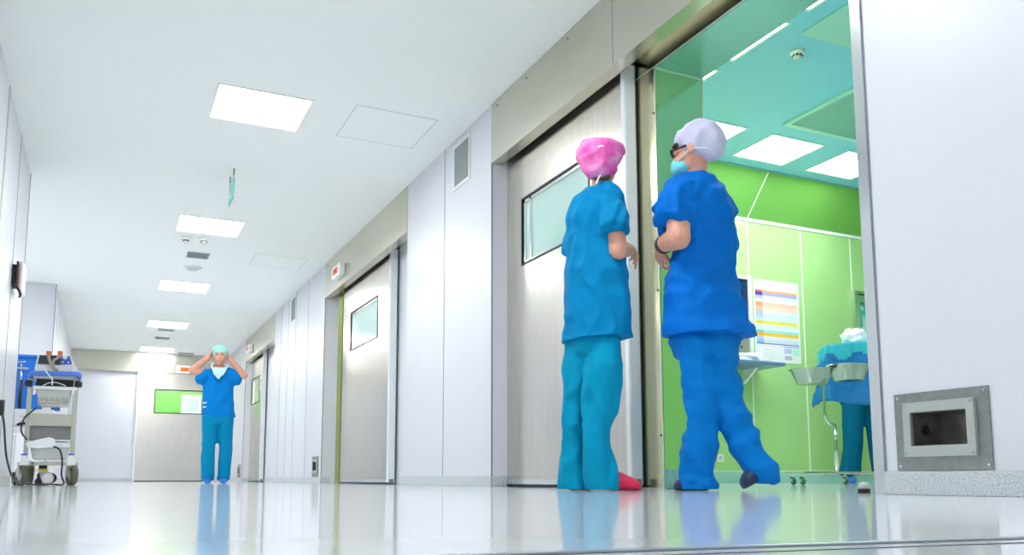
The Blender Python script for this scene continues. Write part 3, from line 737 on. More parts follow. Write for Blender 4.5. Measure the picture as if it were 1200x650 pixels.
for q in (((33, 441), (38.5, 441), (31.5, 548), (26, 548)), ((86.5, 440), (92.5, 440), (86.5, 548), (81, 548))):
    obj('post', taper(NB(), q, YC+.005, .05, .006), CREAM, t)
for q in (((25, 533), (31, 533), (34, 545), (22, 545)), ((80.5, 533), (86.5, 533), (89, 545), (78, 545))):
    f = obj('post_foot', taper(NB(), q, YC-.01, .07, .006), WHITEP, t)
    obj('blue_ring', taper(NB(), ((q[0][0]-.5, 531.5), (q[1][0]+.5, 531.5), (q[1][0]+.5, 533.5), (q[0][0]-.5, 533.5)), YC-.008, .065), mat('blue_plastic', (.03, .10, .55), .35), f)
b = NB(); a = atY(37, 438, YC-.04); c = atY(92, 438.5, YC-.04)
tube(b, smooth([atY(36.5, 443, YC+.05), a, atY(50, 437.5, YC-.05), atY(80, 438, YC-.05), c, atY(92, 444, YC+.05)], 5), .022, 16)
obj('handle_bar', b, mat('blue_foam', (.08, .22, .72), .5), t)
for q in ((33.5, 449), (92, 450)):
    p = atY(*q, YC); obj('clamp_knob', lathe(NB(), [(.02, -.03), (.03, -.02), (.03, .02), (.02, .03)], (p.x, YC, p.z), 'X', 16), DARK, t)
obj('top_shelf', rect(NB(), 39, 439, 88, 444, YC+.02, DPT), CREAML, t)
obj('dark_slot', rect(NB(), 42, 444, 87, 452.5, YC+.06, .3), DARK, t)
b = NB(); rect(b, 38, 452.5, 90, 456.5, YC-.01, .4); rect(b, 38.5, 456, 41.5, 462, YC-.012, .02); rect(b, 84, 456, 87, 462, YC-.012, .02)
d_ = obj('upper_bin_rim', b, WHITEP, t)
obj('upper_bin', taper(NB(), ((42, 456), (84, 456), (80, 474), (45.5, 474)), YC+.01, .34, .01), CREAML, t)
b = NB()
for k in range(3): tube(b, [atY(44, 466+k*4, YC-.01), atY(80, 466.5+k*4, YC-.01)], .004, 8)
for k in range(7): tube(b, [atY(45+k*5.6, 466, YC-.012), atY(45+k*5.6, 474.5, YC-.012)], .003, 8)
obj('wire_basket', b, STEEL, t)
obj('middle_panel', rect(NB(), 36.5, 484.5, 85, 499, YC+.012, DPT-.05), CREAM, t)
obj('recess_box', rect(NB(), 34, 499, 82.5, 516, YC+.05, .3), mat('dark_grey_plastic', (.25, .27, .25), .4), t)  # drawer area in its own dark grey
b = NB(); rect(b, 33, 520, 82, 524, YC-.01, .38); rect(b, 62, 515, 82, 517, YC+.0, .34)
obj('lower_bin_rim', b, WHITEP, t)
obj('lower_bin', taper(NB(), ((35, 523.5), (80, 523.5), (76.5, 538), (38, 538)), YC, .34, .012), CREAML, t)
# monitor on the trolley
mo = thing('patient_monitor', 'grey and blue medical device with two orange-capped hoses standing on the cream trolley', 'monitor', (atY(65, 438, YC).x, YC+.2, atY(65, 439, YC).z))
obj('housing', taper(NB(), ((44.5, 414.5), (83, 416.5), (90, 435), (40, 434)), YC+.02, .3, .008), WHITEP, mo)
obj('side_wing', taper(NB(), ((84, 426), (90, 430), (92, 437), (84, 437)), YC, .1, .004), WHITEP, mo)
obj('dark_display', taper(NB(), ((46.5, 416), (71, 416.5), (71, 427.5), (44, 426)), YC+.008, .02), mat('dark_display', (.03, .05, .05), .15), mo)
pb_ = obj('blue_panel', taper(NB(), ((71.5, 416.5), (81.5, 417), (84.5, 426.5), (71.5, 427)), YC+.008, .02), mat('blue_panel', (.02, .10, .50), .3), mo)
p = atY(76, 418.5, YC+.006); obj('dial', lathe(NB(), [(.022, 0), (.018, -.018)], (p.x, YC+.008, p.z), 'Y', 18), WHITEP, pb_)
for q in ((74, 424), (80, 424.5)):
    p = atY(*q, YC+.006); obj('button', lathe(NB(), [(.008, 0), (.007, -.006)], (p.x, YC+.008, p.z), 'Y', 12), WHITEP, pb_)
for hx, pts in ((57, ((57, 413), (57.5, 420), (60, 427), (64, 433))), (70.5, ((72, 413), (68, 419), (62.5, 423), (63, 430), (68, 434)))):
    hs = obj('hose', tube(NB(), smooth([atY(x, y, YC-.03) for x, y in pts], 6), .012, 12), mat('beige_hose', (.42, .35, .28), .5), mo)
    obj('orange_cap', rect(NB(), hx-3, 411, hx+3, 415, YC-.05, .05), mat('orange_plastic', (.75, .16, .02), .4), hs)
b = NB(); tube(b, smooth([atY(x, y, YC-.07) for x, y in ((51, 432), (57, 439), (61, 444), (61, 451))], 6), .006, 8); tag(obj('white_cable', b, WHITEP, loc=atY(57, 439, YC-.07)), 'white cable hanging from the medical device over the blue handle bar', 'cable')
b = NB(); tube(b, smooth([atY(x, y, YC-.02) for x, y in ((50, 452), (57, 448.5), (66, 448), (77, 452))], 6), .004, 8); tag(obj('white_tube', b, WHITEP, loc=atY(60, 449, YC)), 'thin white tube curled in the dark slot under the blue handle', 'tube')
# cloth on lower bin
b = NB(); pts = [(30, 519), (35, 517), (50, 513.5), (58, 512), (64, 514), (65, 521), (63, 524), (45, 525.5), (32, 524)]
fr = [b.verts.new(atY(x, y, YC-.035)) for x, y in pts]; bk = [b.verts.new(atY(x*.96+2, y*.97+15.6, YC+.12)) for x, y in pts]
b.faces.new(fr[::-1]); b.faces.new(bk)
for i in range(len(pts)): b.faces.new((fr[i], fr[(i+1) % 9], bk[(i+1) % 9], bk[i]))
bmesh.ops.bevel(b, geom=list(b.edges), offset=.008, segments=3, affect='EDGES', profile=.5)
tag(obj('folded_cloth', b, PAPER, loc=atY(48, 520, YC)), 'folded white cloth lying on the lower bin of the trolley', 'cloth')
# foot device under the trolley
t = thing('suction_bottle', 'white bottle pump with a yellow band standing on the floor between the trolley wheels', 'pump', (atY(50, 570, YC).x, YC+.15, 0))
YP = YC+.1
obj('body', taper(NB(), ((45, 553), (55, 553), (54, 566), (44, 566)), YP, .08, .008), WHITEP, t)
obj('neck', rect(NB(), 45.5, 543.5, 55, 549, YP, .08), DARK, t)
obj('yellow_band', rect(NB(), 45, 549, 56, 552.5, YP-.003, .086), mat('yellow_band', (.85, .80, .02), .5), t)
b = NB()
for q in ((45, 564, .03), (60, 560, .045)):
    p = atY(q[0], q[1], YP); lathe(b, [(q[2], -.012), (q[2], .012)], (p.x, YP-.012, max(p.z, q[2])), 'Y', 20)
taper(b, ((43, 556), (46, 553), (48, 567), (44, 570)), YP-.02, .1)
obj('foot_wheel', b, DARK, t)
p = atY(56, 560, YP); b = NB(); lathe(b, [(.04, -.02), (.05, -.014), (.05, .01)], (p.x, YP-.03, .062), 'Y', 20); obj('white_disc', b, WHITEP, t)
# cable from the wall to the trolley
pts = [atY(1, 478, 6.9), atY(2, 498, 6.9), atY(6, 520, 7.0), atY(9.5, 545, 7.2)]
pts = [Vector((XL+.02, 7.0, atX(1, 478, XL+.02).z)), Vector((XL+.03, 7.15, .45)), Vector((XL+.03, 7.5, .22)), Vector((XL+.06, 7.9, .05)), Vector((XL+.16, 8.2, .012)), Vector((-.40, 8.38, .012)), Vector((-.30, 8.42, .012)), atY(72, 556, YC-.08), atY(73, 540, YC-.08), atY(70, 527, YC-.07), atY(63, 523, YC-.05)]
tc = thing('power_cable', 'black power cable running from the left wall over the floor to the trolley', 'cable', (XL+.1, 7.9, 0))
obj('cord', tube(NB(), smooth(pts, 8), .0075, 10), DARK, tc)
obj('plug', tube(NB(), [pts[0]+Vector((0, 0, -.05)), pts[0]+Vector((0, 0, .06))], .02, 12), DARK, tc)
b = NB(); tube(b, smooth([atY(x, y, YC-.03) for x, y in ((43, 477), (36, 483), (29, 489), (25, 500), (26, 508), (32, 515))], 6), .007, 8)
tag(obj('black_lead', b, DARK, loc=atY(30, 500, YC)), 'thin black lead hanging at the left post of the trolley', 'cable')

# second trolley behind, mostly hidden by the wall end
YB2 = 9.5
t = thing('shelf_trolley', 'white wheeled shelf trolley behind the cream trolley', 'trolley', (atY(24, 560, YB2).x, YB2+.2, 0))
b = NB(); Xa, Xb = atY(10, 500, YB2).x, atY(62, 500, YB2).x
for y0, y1 in ((479, 487), (500, 507.5), (548, 553)):
    z0, z1 = atY(30, y1, YB2).z, atY(30, y0, YB2).z
    obj('shelf', box(NB(), Xa, Xb, YB2, YB2+.5, z0, z1, bev=.006), WHITEP, t)
for X in (Xa+.01, Xb-.03):
    for Y in (YB2+.02, YB2+.46): obj('post', box(NB(), X, X+.022, Y, Y+.022, .14, atY(30, 480, YB2).z), WHITEP, t)
for X in (atY(17, 560, YB2).x, Xb-.05):
    for Y in (YB2+.06, YB2+.44): castor(t, (X, Y), .062, .3, DARK, DARK, .018)
z1 = atY(30, 479, YB2).z
t = thing('supply_box', 'bright blue box on the white shelf trolley behind the medical device', 'box', (atY(32, 470, YB2).x, YB2+.2, z1))
X0, X1, zb_, zt_ = atY(16, 450, YB2).x, atY(50, 450, YB2).x, z1+.0, atY(32, 413.5, YB2).z
BL = mat('blue_crate', (.01, .20, .78), .4)
obj('body', box(NB(), X0, X1, YB2+.12, YB2+.45, zb_, zt_-.03, bev=.008), BL, t); obj('lid', box(NB(), X0-.008, X1+.008, YB2+.11, YB2+.46, zt_-.03, zt_, bev=.006), BL, t)
t = thing('infusion_stand', 'black column with a steel cross bar in front of the blue box', 'infusion stand', (atY(23.5, 475, YB2).x, YB2+.05, z1))
p0_, p1_ = atY(22.5, 475, YB2+.05), atY(23.5, 424, YB2+.05)
obj('column', tube(NB(), [(p0_.x, YB2+.05, z1), (p0_.x, YB2+.05, atY(23, 445, YB2+.05).z)], .016, 14), DARK, t)
obj('rod', tube(NB(), [(p0_.x, YB2+.05, z1), (p0_.x, YB2+.05, p1_.z)], .008, 12), CHROME, t)
obj('cross_bar', tube(NB(), [atY(19, 424, YB2+.05), atY(30, 423.5, YB2+.05)], .007, 10), CHROME, t)
obj('clamp', rect(NB(), 20.5, 430, 34, 432.5, YB2+.03, .04), CHROME, t)
t = thing('supply_pack', 'small bundle of white and black packs on the middle shelf of the white trolley', 'pack', (atY(22, 500, YB2).x, YB2+.1, atY(22, 500, YB2).z))
zz = atY(30, 500, YB2).z; xx = atY(20, 495, YB2).x
b = NB(); box(b, xx-.04, xx+.05, YB2+.05, YB2+.2, zz, zz+.035, bev=.01); box(b, xx+.0, xx+.10, YB2+.04, YB2+.2, zz+.035, zz+.075, bev=.012); obj('wrapper', b, PAPER, t)
b = NB(); tube(b, smooth([(xx+.0, YB2+.03, zz+.02), (xx+.04, YB2+.02, zz+.035), (xx+.09, YB2+.03, zz+.03)], 5), .013, 10); obj('black_clip', b, DARK, t)
t = thing('blue_pump_unit', 'small white and blue unit on the white trolley, seen below the upper bin', 'device', (atY(60, 484, YB2).x, YB2+.2, z1))
xx = atY(52, 480, YB2).x
obj('body', box(NB(), xx-.03, xx+.05, YB2+.1, YB2+.3, z1, z1+.07, bev=.01), WHITEP, t); obj('blue_front', box(NB(), xx+.05, xx+.13, YB2+.1, YB2+.25, z1, z1+.05, bev=.008), mat('blue_panel2', (.02, .12, .5), .3), t)

# ================================================================== PEOPLE
def solid(bm, voxel, it=4, factor=.5, disp=None):
    """voxel-remesh overlapping closed pieces into one continuous surface"""
    me = bpy.data.meshes.new('tmp'); bm.normal_update(); bmesh.ops.recalc_face_normals(bm, faces=bm.faces); bm.to_mesh(me); bm.free()
    o = bpy.data.objects.new('tmp', me); C.objects.link(o)
    r = o.modifiers.new('r', 'REMESH'); r.mode = 'VOXEL'; r.voxel_size = voxel; r.adaptivity = 0
    dg = bpy.context.evaluated_depsgraph_get(); ev = o.evaluated_get(dg); nb = bmesh.new(); nb.from_mesh(ev.to_mesh()); ev.to_mesh_clear()
    bpy.data.objects.remove(o); bpy.data.meshes.remove(me)
    for _ in range(it): bmesh.ops.smooth_vert(nb, verts=nb.verts, factor=factor, use_axis_x=True, use_axis_y=True, use_axis_z=True)
    if disp:
        nb.normal_update()
        ds = [disp(v.co, v.normal) for v in nb.verts]
        for v, d in zip(nb.verts, ds): v.co += v.normal*d
        bmesh.ops.smooth_vert(nb, verts=nb.verts, factor=.4, use_axis_x=True, use_axis_y=True, use_axis_z=True)
    for f in nb.faces: f.smooth = True
    return nb
def eloft(bm, rings, n=28):
    """rings: (centre, axis_a vector, axis_b vector) ellipses, capped"""
    R_ = []
    for c, a, b_ in rings:
        R_.append([bm.verts.new(Vector(c)+a*math.cos(2*PI*j/n)+b_*math.sin(2*PI*j/n)) for j in range(n)])
    for p, q in zip(R_, R_[1:]):
        for j in range(n): bm.faces.new((p[j], p[(j+1) % n], q[(j+1) % n], q[j]))
    bm.faces.new(R_[0][::-1]); bm.faces.new(R_[-1])
def chain(bm, pts, rad, n=14, sm=4):
    P_ = smooth(pts, sm); k = len(pts); rr = []
    for i in range(len(P_)):
        t_ = i/sm; a = min(int(t_), k-2); f = t_-a; rr.append(rad[a]*(1-f)+rad[a+1]*f)
    tube(bm, P_, rr, n)
    ellipsoid(bm, P_[0], (rr[0],)*3, seg=12); ellipsoid(bm, P_[-1], (rr[-1],)*3, seg=12)
def cut(bm, co, no):
    """trim everything beyond the plane and close the hole: a crisp hem"""
    r = bmesh.ops.bisect_plane(bm, geom=bm.verts[:]+bm.edges[:]+bm.faces[:], plane_co=co, plane_no=no, clear_outer=True)
    es = [e for e in r['geom_cut'] if isinstance(e, bmesh.types.BMEdge)]
    r = bmesh.ops.holes_fill(bm, edges=es)
    for f in r['faces']: f.smooth = False
    for e in es: e.smooth = False
    return bm
DOWN = Vector((0, 0, -1))
class Fig:
    """helper for one standing figure: pixel coordinates on the upright plane through its place, plus an offset away from the viewer"""
    def __init__(s, base, facing):
        s.base = Vector((base[0], base[1], 0)); g = Vector((base[0], base[1])); s.D = g.length
        s.n = Vector((g.x/s.D, g.y/s.D, 0)); s.rt = Vector((s.n.y, -s.n.x, 0))
        s.f = (s.rt*facing[0]+s.n*facing[1]).normalized(); s.r = Vector((s.f.y, -s.f.x, 0))    # facing, its right
        s.ppm = 1
    def p(s, x, y, off=0):
        d = ray(x, y); t_ = (s.D)/(d.x*s.n.x+d.y*s.n.y)
        return d*t_+Vector((0, 0, CAMZ))+s.n*off
    def g(s, x, off=0, z=0, y=572):
        q = s.p(x, y, off); q.z = z; return q
    def ring(s, x, y, halfpx, off=0, ratio=.6, lean=0):
        c = s.p(x, y, off); e = (s.p(x+halfpx, y, off)-c).length
        k = math.hypot(s.r.dot(s.rt), ratio*s.f.dot(s.rt)); a = e/k
        return (c, s.r*a, s.f*(a*ratio))
def head(F, c, look, tilt, hgt=.225):
    """face + skull pieces around centre c; look = horizontal direction of the face"""
    b = NB(); u = Vector((0, 0, 1)); l = look.normalized(); l = (l*math.cos(tilt)-u*math.sin(tilt)).normalized(); rr = l.cross(u).normalized(); u2 = rr.cross(l)
    M = Matrix((rr, l, u2)).transposed()
    k = hgt/.225
    def e(x, y, z, a, b_, c_): ellipsoid(b, c+M@Vector((x*k, y*k, z*k)), (a*k, b_*k, c_*k), M, seg=16)
    e(0, -.012, .03, .074, .092, .082); e(0, .035, -.02, .062, .062, .085); e(0, .062, -.082, .030, .026, .024)
    e(0, .098, -.018, .012, .018, .018); e(0, .092, .008, .008, .010, .026); e(.03, .078, -.03, .022, .018, .02); e(-.03, .078, -.03, .022, .018, .02)
    e(0, .086, .038, .045, .012, .010); e(0, .092, -.054, .022, .010, .007); e(0, .090, -.064, .019, .010, .007)
    e(.075, .0, -.005, .009, .020, .032); e(-.075, .0, -.005, .009, .020, .032)
    return b, M, k
def hand(bm, wrist, d, palm_n, curl=.6, size=1.0, side=1):
    """palm + five bent fingers joined to the arm; d = pointing direction, palm_n = palm normal"""
    d = d.normalized(); pn = (palm_n-d*palm_n.dot(d)).normalized(); sd = d.cross(pn)*side
    s = size; cpt = wrist+d*.045*s
    M = Matrix((sd, d, pn)).transposed(); ellipsoid(bm, cpt, (.040*s, .050*s, .015*s), M, seg=14)
    ellipsoid(bm, wrist+d*.01*s, (.028*s, .03*s, .019*s), M, seg=12)
    for i, (o_, L_) in enumerate(((-.030, .062), (-.010, .074), (.010, .070), (.029, .054))):
        a = wrist+d*.082*s+sd*o_*s; pts = [a-d*.02*s, a]; ang = 0; cur = a
        for L2, k in ((.45, .8), (.32, 1.1), (.25, .8)):
            ang += curl*k; cur = cur+(d*math.cos(ang)+pn*math.sin(ang))*L_*L2*s+sd*o_*.12*s; pts.append(cur)
        tube(bm, pts, [.0095*s, .009*s, .0085*s, .008*s, .0065*s], 10); ellipsoid(bm, pts[-1], (.0068*s,)*3, seg=8)
    a = wrist+d*.022*s-sd*.028*s
    pts = [a, a+(d*.5-sd*.75+pn*.3)*.034*s, a+(d*1.2-sd*.95+pn*.7)*.042*s, a+(d*1.9-sd*.9+pn*1.1)*.046*s]
    tube(bm, pts, [.014*s, .012*s, .010*s, .007*s], 10); ellipsoid(bm, pts[-1], (.0075*s,)*3, seg=8)
def sleeve(pts, rad, ratio=.8, voxel=.011):
    """short sleeve: flat ended open-looking cone along pts"""
    bm = NB(); tube(bm, smooth(pts, 4), [rad[0]+(rad[1]-rad[0])*i/(4*(len(pts)-1)) for i in range(4*(len(pts)-1)+1)], 18)
    ellipsoid(bm, pts[0], (rad[0],)*3, seg=12); return bm
def merge(a, c_):
    tmp = bpy.data.meshes.new('t'); c_.to_mesh(tmp); c_.free(); a.from_mesh(tmp); bpy.data.meshes.remove(tmp)
def folds(scale=9, amp=.008, dirv=(1, 1, .45), seed=0):
    dv = Vector(dirv)
    def f(co, n_):
        p = Vector((co.x*dv.x, co.y*dv.y, co.z*dv.z))*scale+Vector((seed, 0, 0))
        q = Vector((co.x, co.y, co.z))*scale*.45+Vector((seed*2, 3, 1))
        w_ = noise.noise(q)
        a = 1-abs(noise.noise(p+Vector((w_*1.5, 0, 0))))*3.4
        c_ = 1-abs(noise.noise(Vector((p.x*.6+p.z, p.y*.6-p.z, p.z*1.4))*.9+Vector((7, seed, 0))))*3.2
        return amp*(max(a, -.6)*.75+max(c_, -.6)*.45+w_*1.0)
    return f
def shoe(F, heel, toe, m_, name='clog', flat=True, h_=.052):
    b = NB(); d = (toe-heel); L_ = d.length; d.normalize(); s_ = Vector((-d.y, d.x, 0)).normalized(); u = d.cross(s_)*1.0
    if u.z < 0: u = -u
    k = L_
    rings = []
    for t_, w_, hh in ((0, .022, .020), (.04, .034, .034), (.2, .038, .042), (.4, .036, .044), (.6, .044, .036), (.8, .047, .030), (.94, .036, .022), (1, .016, .012)):
        c = heel+d*(t_*k)+u*(hh*h_/.052); rings.append((c, s_*w_, u*hh*h_/.052))
    eloft(b, rings, 18)
    return solid(b, .008, 3)
def person_root(F, label):
    b = None
    return thing('person', label, 'person', F.base)

# ---------- person 1: pink cap, back view, by the steel door
F = Fig((1.965, 3.20), (.62, .78)); R1 = person_root(F, 'person in turquoise scrubs, pink cap and red clogs seen from behind at the steel door')
b = NB(); hc = F.p(704, 190, .0); look = (F.rt*.75+F.n*.65)
hb, M, k = head(F, hc, look, .12, .19)
for v in hb.verts: pass
tmp = bpy.data.meshes.new('t'); hb.to_mesh(tmp); hb.free(); b.from_mesh(tmp); bpy.data.meshes.remove(tmp)
chain(b, [F.p(704, 198, .01), F.p(705, 212, .02), F.p(705, 226, .02)], [.048, .047, .06])
eloft(b, [F.ring(705, 222, 12, .02), F.ring(702, 240, 24, .02), F.ring(699, 262, 24, .02), F.ring(698, 300, 23, .02), F.ring(698, 340, 24, .02), F.ring(696, 385, 22, .02), F.ring(695, 402, 20, .02)])
for pts, rr in (([F.p(681, 400, .05), F.p(674, 480, .055), F.p(671, 558, .06)], [.04, .026, .024]), ([F.p(706, 400, .0), F.p(705, 480, -.04), F.p(705, 558, -.04)], [.05, .036, .028])): chain(b, pts, rr)
sh = F.p(717, 246, -.06); el = F.p(724, 300, -.10); wr_ = F.p(739, 284, .12)
chain(b, [sh, (sh+el)/2+Vector((0, 0, .0)), el], [.036, .042, .042]); chain(b, [el, (el+wr_)/2, wr_], [.043, .037, .026])
hand(b, wr_, (F.f*.9-F.r*.25+Vector((0, 0, .1))), Vector((0, 0, -1))*.4-F.r, .7, .92, 1)
sl = F.p(680, 245, .12); elL = F.p(668, 312, .20); wl_ = F.p(664, 338, .36)
chain(b, [sl, (sl+elL)/2, elL], [.036, .042, .04]); chain(b, [elL, (elL+wl_)/2, wl_], [.040, .034, .025])
hand(b, wl_, (F.f*.4-F.r*.6+Vector((0, 0, .1))), F.r, .6, .92, -1)
obj('body', solid(b, .0062, 3), SKIN, R1)
# tunic
b = NB()
eloft(b, [F.ring(705, 216, 12, .02, .75), F.ring(704, 222, 22, .02, .62), F.ring(702, 231, 31, .02, .58), F.ring(700, 250, 35, .02, .58), F.ring(698, 290, 35, .02, .6), F.ring(698, 330, 37, .02, .62), F.ring(698, 365, 39, .02, .64), F.ring(698, 388, 40, .02, .66), F.ring(698, 410, 41, .02, .66)])
merge(b, sleeve([F.p(713, 237, -.04), F.p(719, 256, -.09), F.p(720, 279, -.12)], [.055, .068]))
merge(b, sleeve([F.p(686, 238, .08), F.p(678, 262, .14), F.p(673, 288, .18)], [.055, .064]))
tb = solid(b, .010, 3, .5, folds(11, .013, (1, 1, .45), 2)); cut(tb, F.p(698, 397), DOWN+F.rt*.02)
cut(tb, F.p(719, 277, -.1), (F.p(721, 278, -.11)-F.p(720, 252, -.08)).normalized()) if 0 else None
obj('tunic', tb, BLUE1, R1)
n_ = 60
# trousers
b = NB(); eloft(b, [F.ring(697, 385, 26, .02, .6), F.ring(696, 400, 33, .02, .62), F.ring(696, 415, 33, .02, .62)])
def leg(b, rows, ratio=.9):
    eloft(b, [F.ring(x, y, h_, o_, ratio) for x, y, h_, o_ in rows])
leg(b, [(681, 395, 15, .04), (676, 430, 16, .05), (674, 470, 12, .05), (673, 505, 12, .05), (671, 535, 14, .06), (671, 560, 16, .06), (671, 577, 16.5, .06)])
leg(b, [(708, 395, 20, -.01), (709, 430, 23, -.04), (706, 465, 19, -.05), (701, 500, 16, -.06), (701, 525, 16.5, -.06), (704, 550, 19, -.05), (706, 577, 18, -.04)])
obj('trousers', cut(solid(b, .010, 3, .5, folds(12, .014, (1.1, 1.1, .22), 5)), Vector((0, 0, .006)), DOWN), BLUE1T, R1)
# clogs
obj('clog', shoe(F, F.g(711, -.03, .0), F.g(751, .0, .0, 572), REDC, h_=.05), REDC, R1)
obj('clog', shoe(F, F.g(668, .05, .0), F.g(690, .22, .0), REDC, h_=.05), mat('shaded_red_clog', (.30, .01, .04), .45), R1)  # darker copy of the clog red: shade under the hem, put in the colour
# cap + hair + strings
b = NB(); ellipsoid(b, F.p(704, 186, .0), (.092, .100, .098)); ellipsoid(b, F.p(701, 178, .02), (.100, .095, .070)); ellipsoid(b, F.p(703, 201, -.02), (.060, .060, .048)); ellipsoid(b, F.p(716, 176, .0), (.06, .06, .045))
obj('cap', solid(b, .008, 3, .5, folds(16, .009, (1, 1, 1), 9)), PINK, R1)
b = NB(); ellipsoid(b, F.p(705, 208, -.01), (.045, .04, .028)); obj('hair', solid(b, .007, 2), mat('brown_hair', (.18, .08, .03), .6), R1)
b = NB(); tube(b, smooth([F.p(694, 188, -.06), F.p(704, 181, -.10), F.p(716, 184, -.07)], 5), .005, 8); tube(b, smooth([F.p(693, 205, -.03), F.p(704, 209, -.055), F.p(713, 206, -.02)], 5), .004, 8)
tube(b, smooth([F.p(704, 209, -.055), F.p(701, 216, -.07), F.p(699, 224, -.10)], 5), .004, 8)
obj('mask_string', b, PAPER, R1)

# ---------- person 2: pale lavender cap, walking, in the doorway
F = Fig((2.335, 2.94), (-.66, .75)); R2 = person_root(F, 'person in royal blue scrubs, pale lavender cap and mint mask walking in the doorway')
b = NB(); hc = F.p(815, 178, .0); look = (-F.rt*.95+F.n*.25)
hb, M, k = head(F, hc, look, .15, .225)
tmp = bpy.data.meshes.new('t'); hb.to_mesh(tmp); hb.free(); b.from_mesh(tmp); bpy.data.meshes.remove(tmp)
MH, KH = M, k
chain(b, [F.p(816, 190, .01), F.p(815, 203, .02), F.p(816, 216, .03)], [.052, .053, .07])
eloft(b, [F.ring(814, 214, 18, .03), F.ring(816, 232, 25, .03), F.ring(821, 262, 26, .03), F.ring(823, 300, 25, .03), F.ring(826, 340, 26, .03), F.ring(826, 380, 28, .03), F.ring(826, 404, 26, .03)])
for pts, rr in (([F.p(816, 405, -.01), F.p(821, 475, -.02), F.p(818, 558, 0)], [.058, .045, .035]), ([F.p(838, 400, .04), F.p(849, 470, .03), F.p(875, 520, .03), F.p(894, 553, .03)], [.07, .052, .045, .034])): chain(b, pts, rr)
sh = F.p(794, 244, -.08); el = F.p(797, 290, -.16); wr_ = F.p(774, 288, .0)
chain(b, [sh, (sh+el)/2, el], [.042, .052, .050]); chain(b, [el, (el+wr_)/2+Vector((0, 0, .002)), wr_], [.052, .046, .030])
hand(b, wr_, (F.f*.6+F.r*.35+Vector((0, 0, -.6))), F.r, .7, 1.0, -1)
sr = F.p(845, 244, .16); elR = F.p(851, 300, .24); wrR = F.p(822, 296, .40)
chain(b, [sr, (sr+elR)/2, elR], [.04, .045, .042]); chain(b, [elR, (elR+wrR)/2, wrR], [.047, .040, .028])
hand(b, wrR, (F.f*.4-F.r*.9), Vector((0, 0, 1))-F.r, .7, 1.0, 1)
obj('body', solid(b, .0062, 3), SKIN, R2)
b = NB()
eloft(b, [F.ring(817, 203, 13, .03, .8), F.ring(816, 209, 22, .03, .7), F.ring(814, 217, 32, .03, .6), F.ring(817, 232, 39, .03, .58), F.ring(823, 258, 39, .03, .6), F.ring(826, 288, 36, .03, .62), F.ring(823, 312, 38, .03, .62), F.ring(825, 345, 45, .03, .64), F.ring(829, 370, 50, .03, .66), F.ring(831, 384, 52, .03, .68), F.ring(832, 392, 52, .03, .68), F.ring(833, 408, 53, .03, .68)])
merge(b, sleeve([F.p(799, 226, -.04), F.p(792, 246, -.09), F.p(789, 273, -.13)], [.066, .086]))
merge(b, sleeve([F.p(845, 232, .12), F.p(847, 256, .17), F.p(847, 280, .19)], [.062, .070]))
# loose front flap caught by the arm
chain(b, [F.p(783, 262, .04), F.p(774, 272, .06), F.p(771, 277, .07)], [.03, .018, .008])
tb = solid(b, .010, 3, .5, folds(9.5, .017, (1, 1, .75), 11)); cut(tb, F.p(830, 393), DOWN+F.rt*.03); obj('tunic', tb, BLUE2, R2)
b = NB(); eloft(b, [F.ring(827, 375, 40, .03, .6), F.ring(826, 400, 41, .03, .62), F.ring(828, 418, 38, .03, .62)])
leg(b, [(808, 392, 22, -.02), (814, 425, 19, -.03), (822, 458, 17, -.03), (824, 490, 15, -.02), (821, 520, 17, 0), (817, 545, 19, 0), (818, 562, 20, 0), (820, 577, 18, 0)])
leg(b, [(838, 392, 25, .06), (838, 425, 25, .04), (845, 455, 23, .03), (858, 485, 21, .03), (871, 512, 20, .03), (884, 535, 21, .03), (894, 552, 20, .03), (899, 566, 16, .03)])
obj('trousers', cut(solid(b, .010, 3, .5, folds(10, .017, (.8, .8, .8), 21)), Vector((0, 0, .008)), DOWN), BLUE2T, R2)
obj('clog', shoe(F, F.g(832, .02, .0), F.g(789, .04, .0), NAVY), NAVY, R2)
obj('clog', shoe(F, F.p(905, 556, .03), F.g(871, .0, .004), NAVY), NAVY, R2)
# cap, mask, glasses, watch
b = NB(); c0 = hc+MH@Vector((0, -.012, .045))
ellipsoid(b, hc+MH@Vector((0, -.03, .045)), (.090, .100, .092), MH); ellipsoid(b, hc+MH@Vector((0, -.070, .015)), (.080, .070, .080), MH); ellipsoid(b, hc+MH@Vector((0, .025, .060)), (.078, .060, .055), MH)
obj('cap', solid(b, .008, 3, .5, folds(14, .007, (1, 1, .5), 3)), LAV, R2)
b = NB(); ellipsoid(b, hc+MH@Vector((0, .085, -.052)), (.052, .038, .048), MH); ellipsoid(b, hc+MH@Vector((0, .06, -.060)), (.062, .045, .042), MH)
mk = obj('mask', solid(b, .007, 3, .5), MASKM, R2)
b = NB(); tube(b, [hc+MH@Vector((.055, .07, -.04)), hc+MH@Vector((.078, .0, .0)), hc+MH@Vector((.070, -.06, .02))], .003, 8); tube(b, [hc+MH@Vector((-.055, .07, -.04)), hc+MH@Vector((-.080, .0, -.01)), hc+MH@Vector((-.070, -.07, -.03))], .003, 8); obj('string', b, PAPER, mk)
b = NB()
for s_ in (-1, 1): ellipsoid(b, hc+MH@Vector((s_*.032, .098, .012)), (.026, .006, .019), MH)
tube(b, [hc+MH@Vector((-.075, .02, .012)), hc+MH@Vector((-.058, .088, .014)), hc+MH@Vector((-.01, .102, .014)), hc+MH@Vector((.01, .102, .014)), hc+MH@Vector((.058, .088, .014)), hc+MH@Vector((.075, .02, .012))], .005, 8)
obj('glasses', b, mat('dark_lens', (.02, .02, .03), .1), R2)
b = NB(); ellipsoid(b, hc+MH@Vector((0, .068, .040)), (.062, .030, .016), MH); obj('hair', b, HAIR, R2)
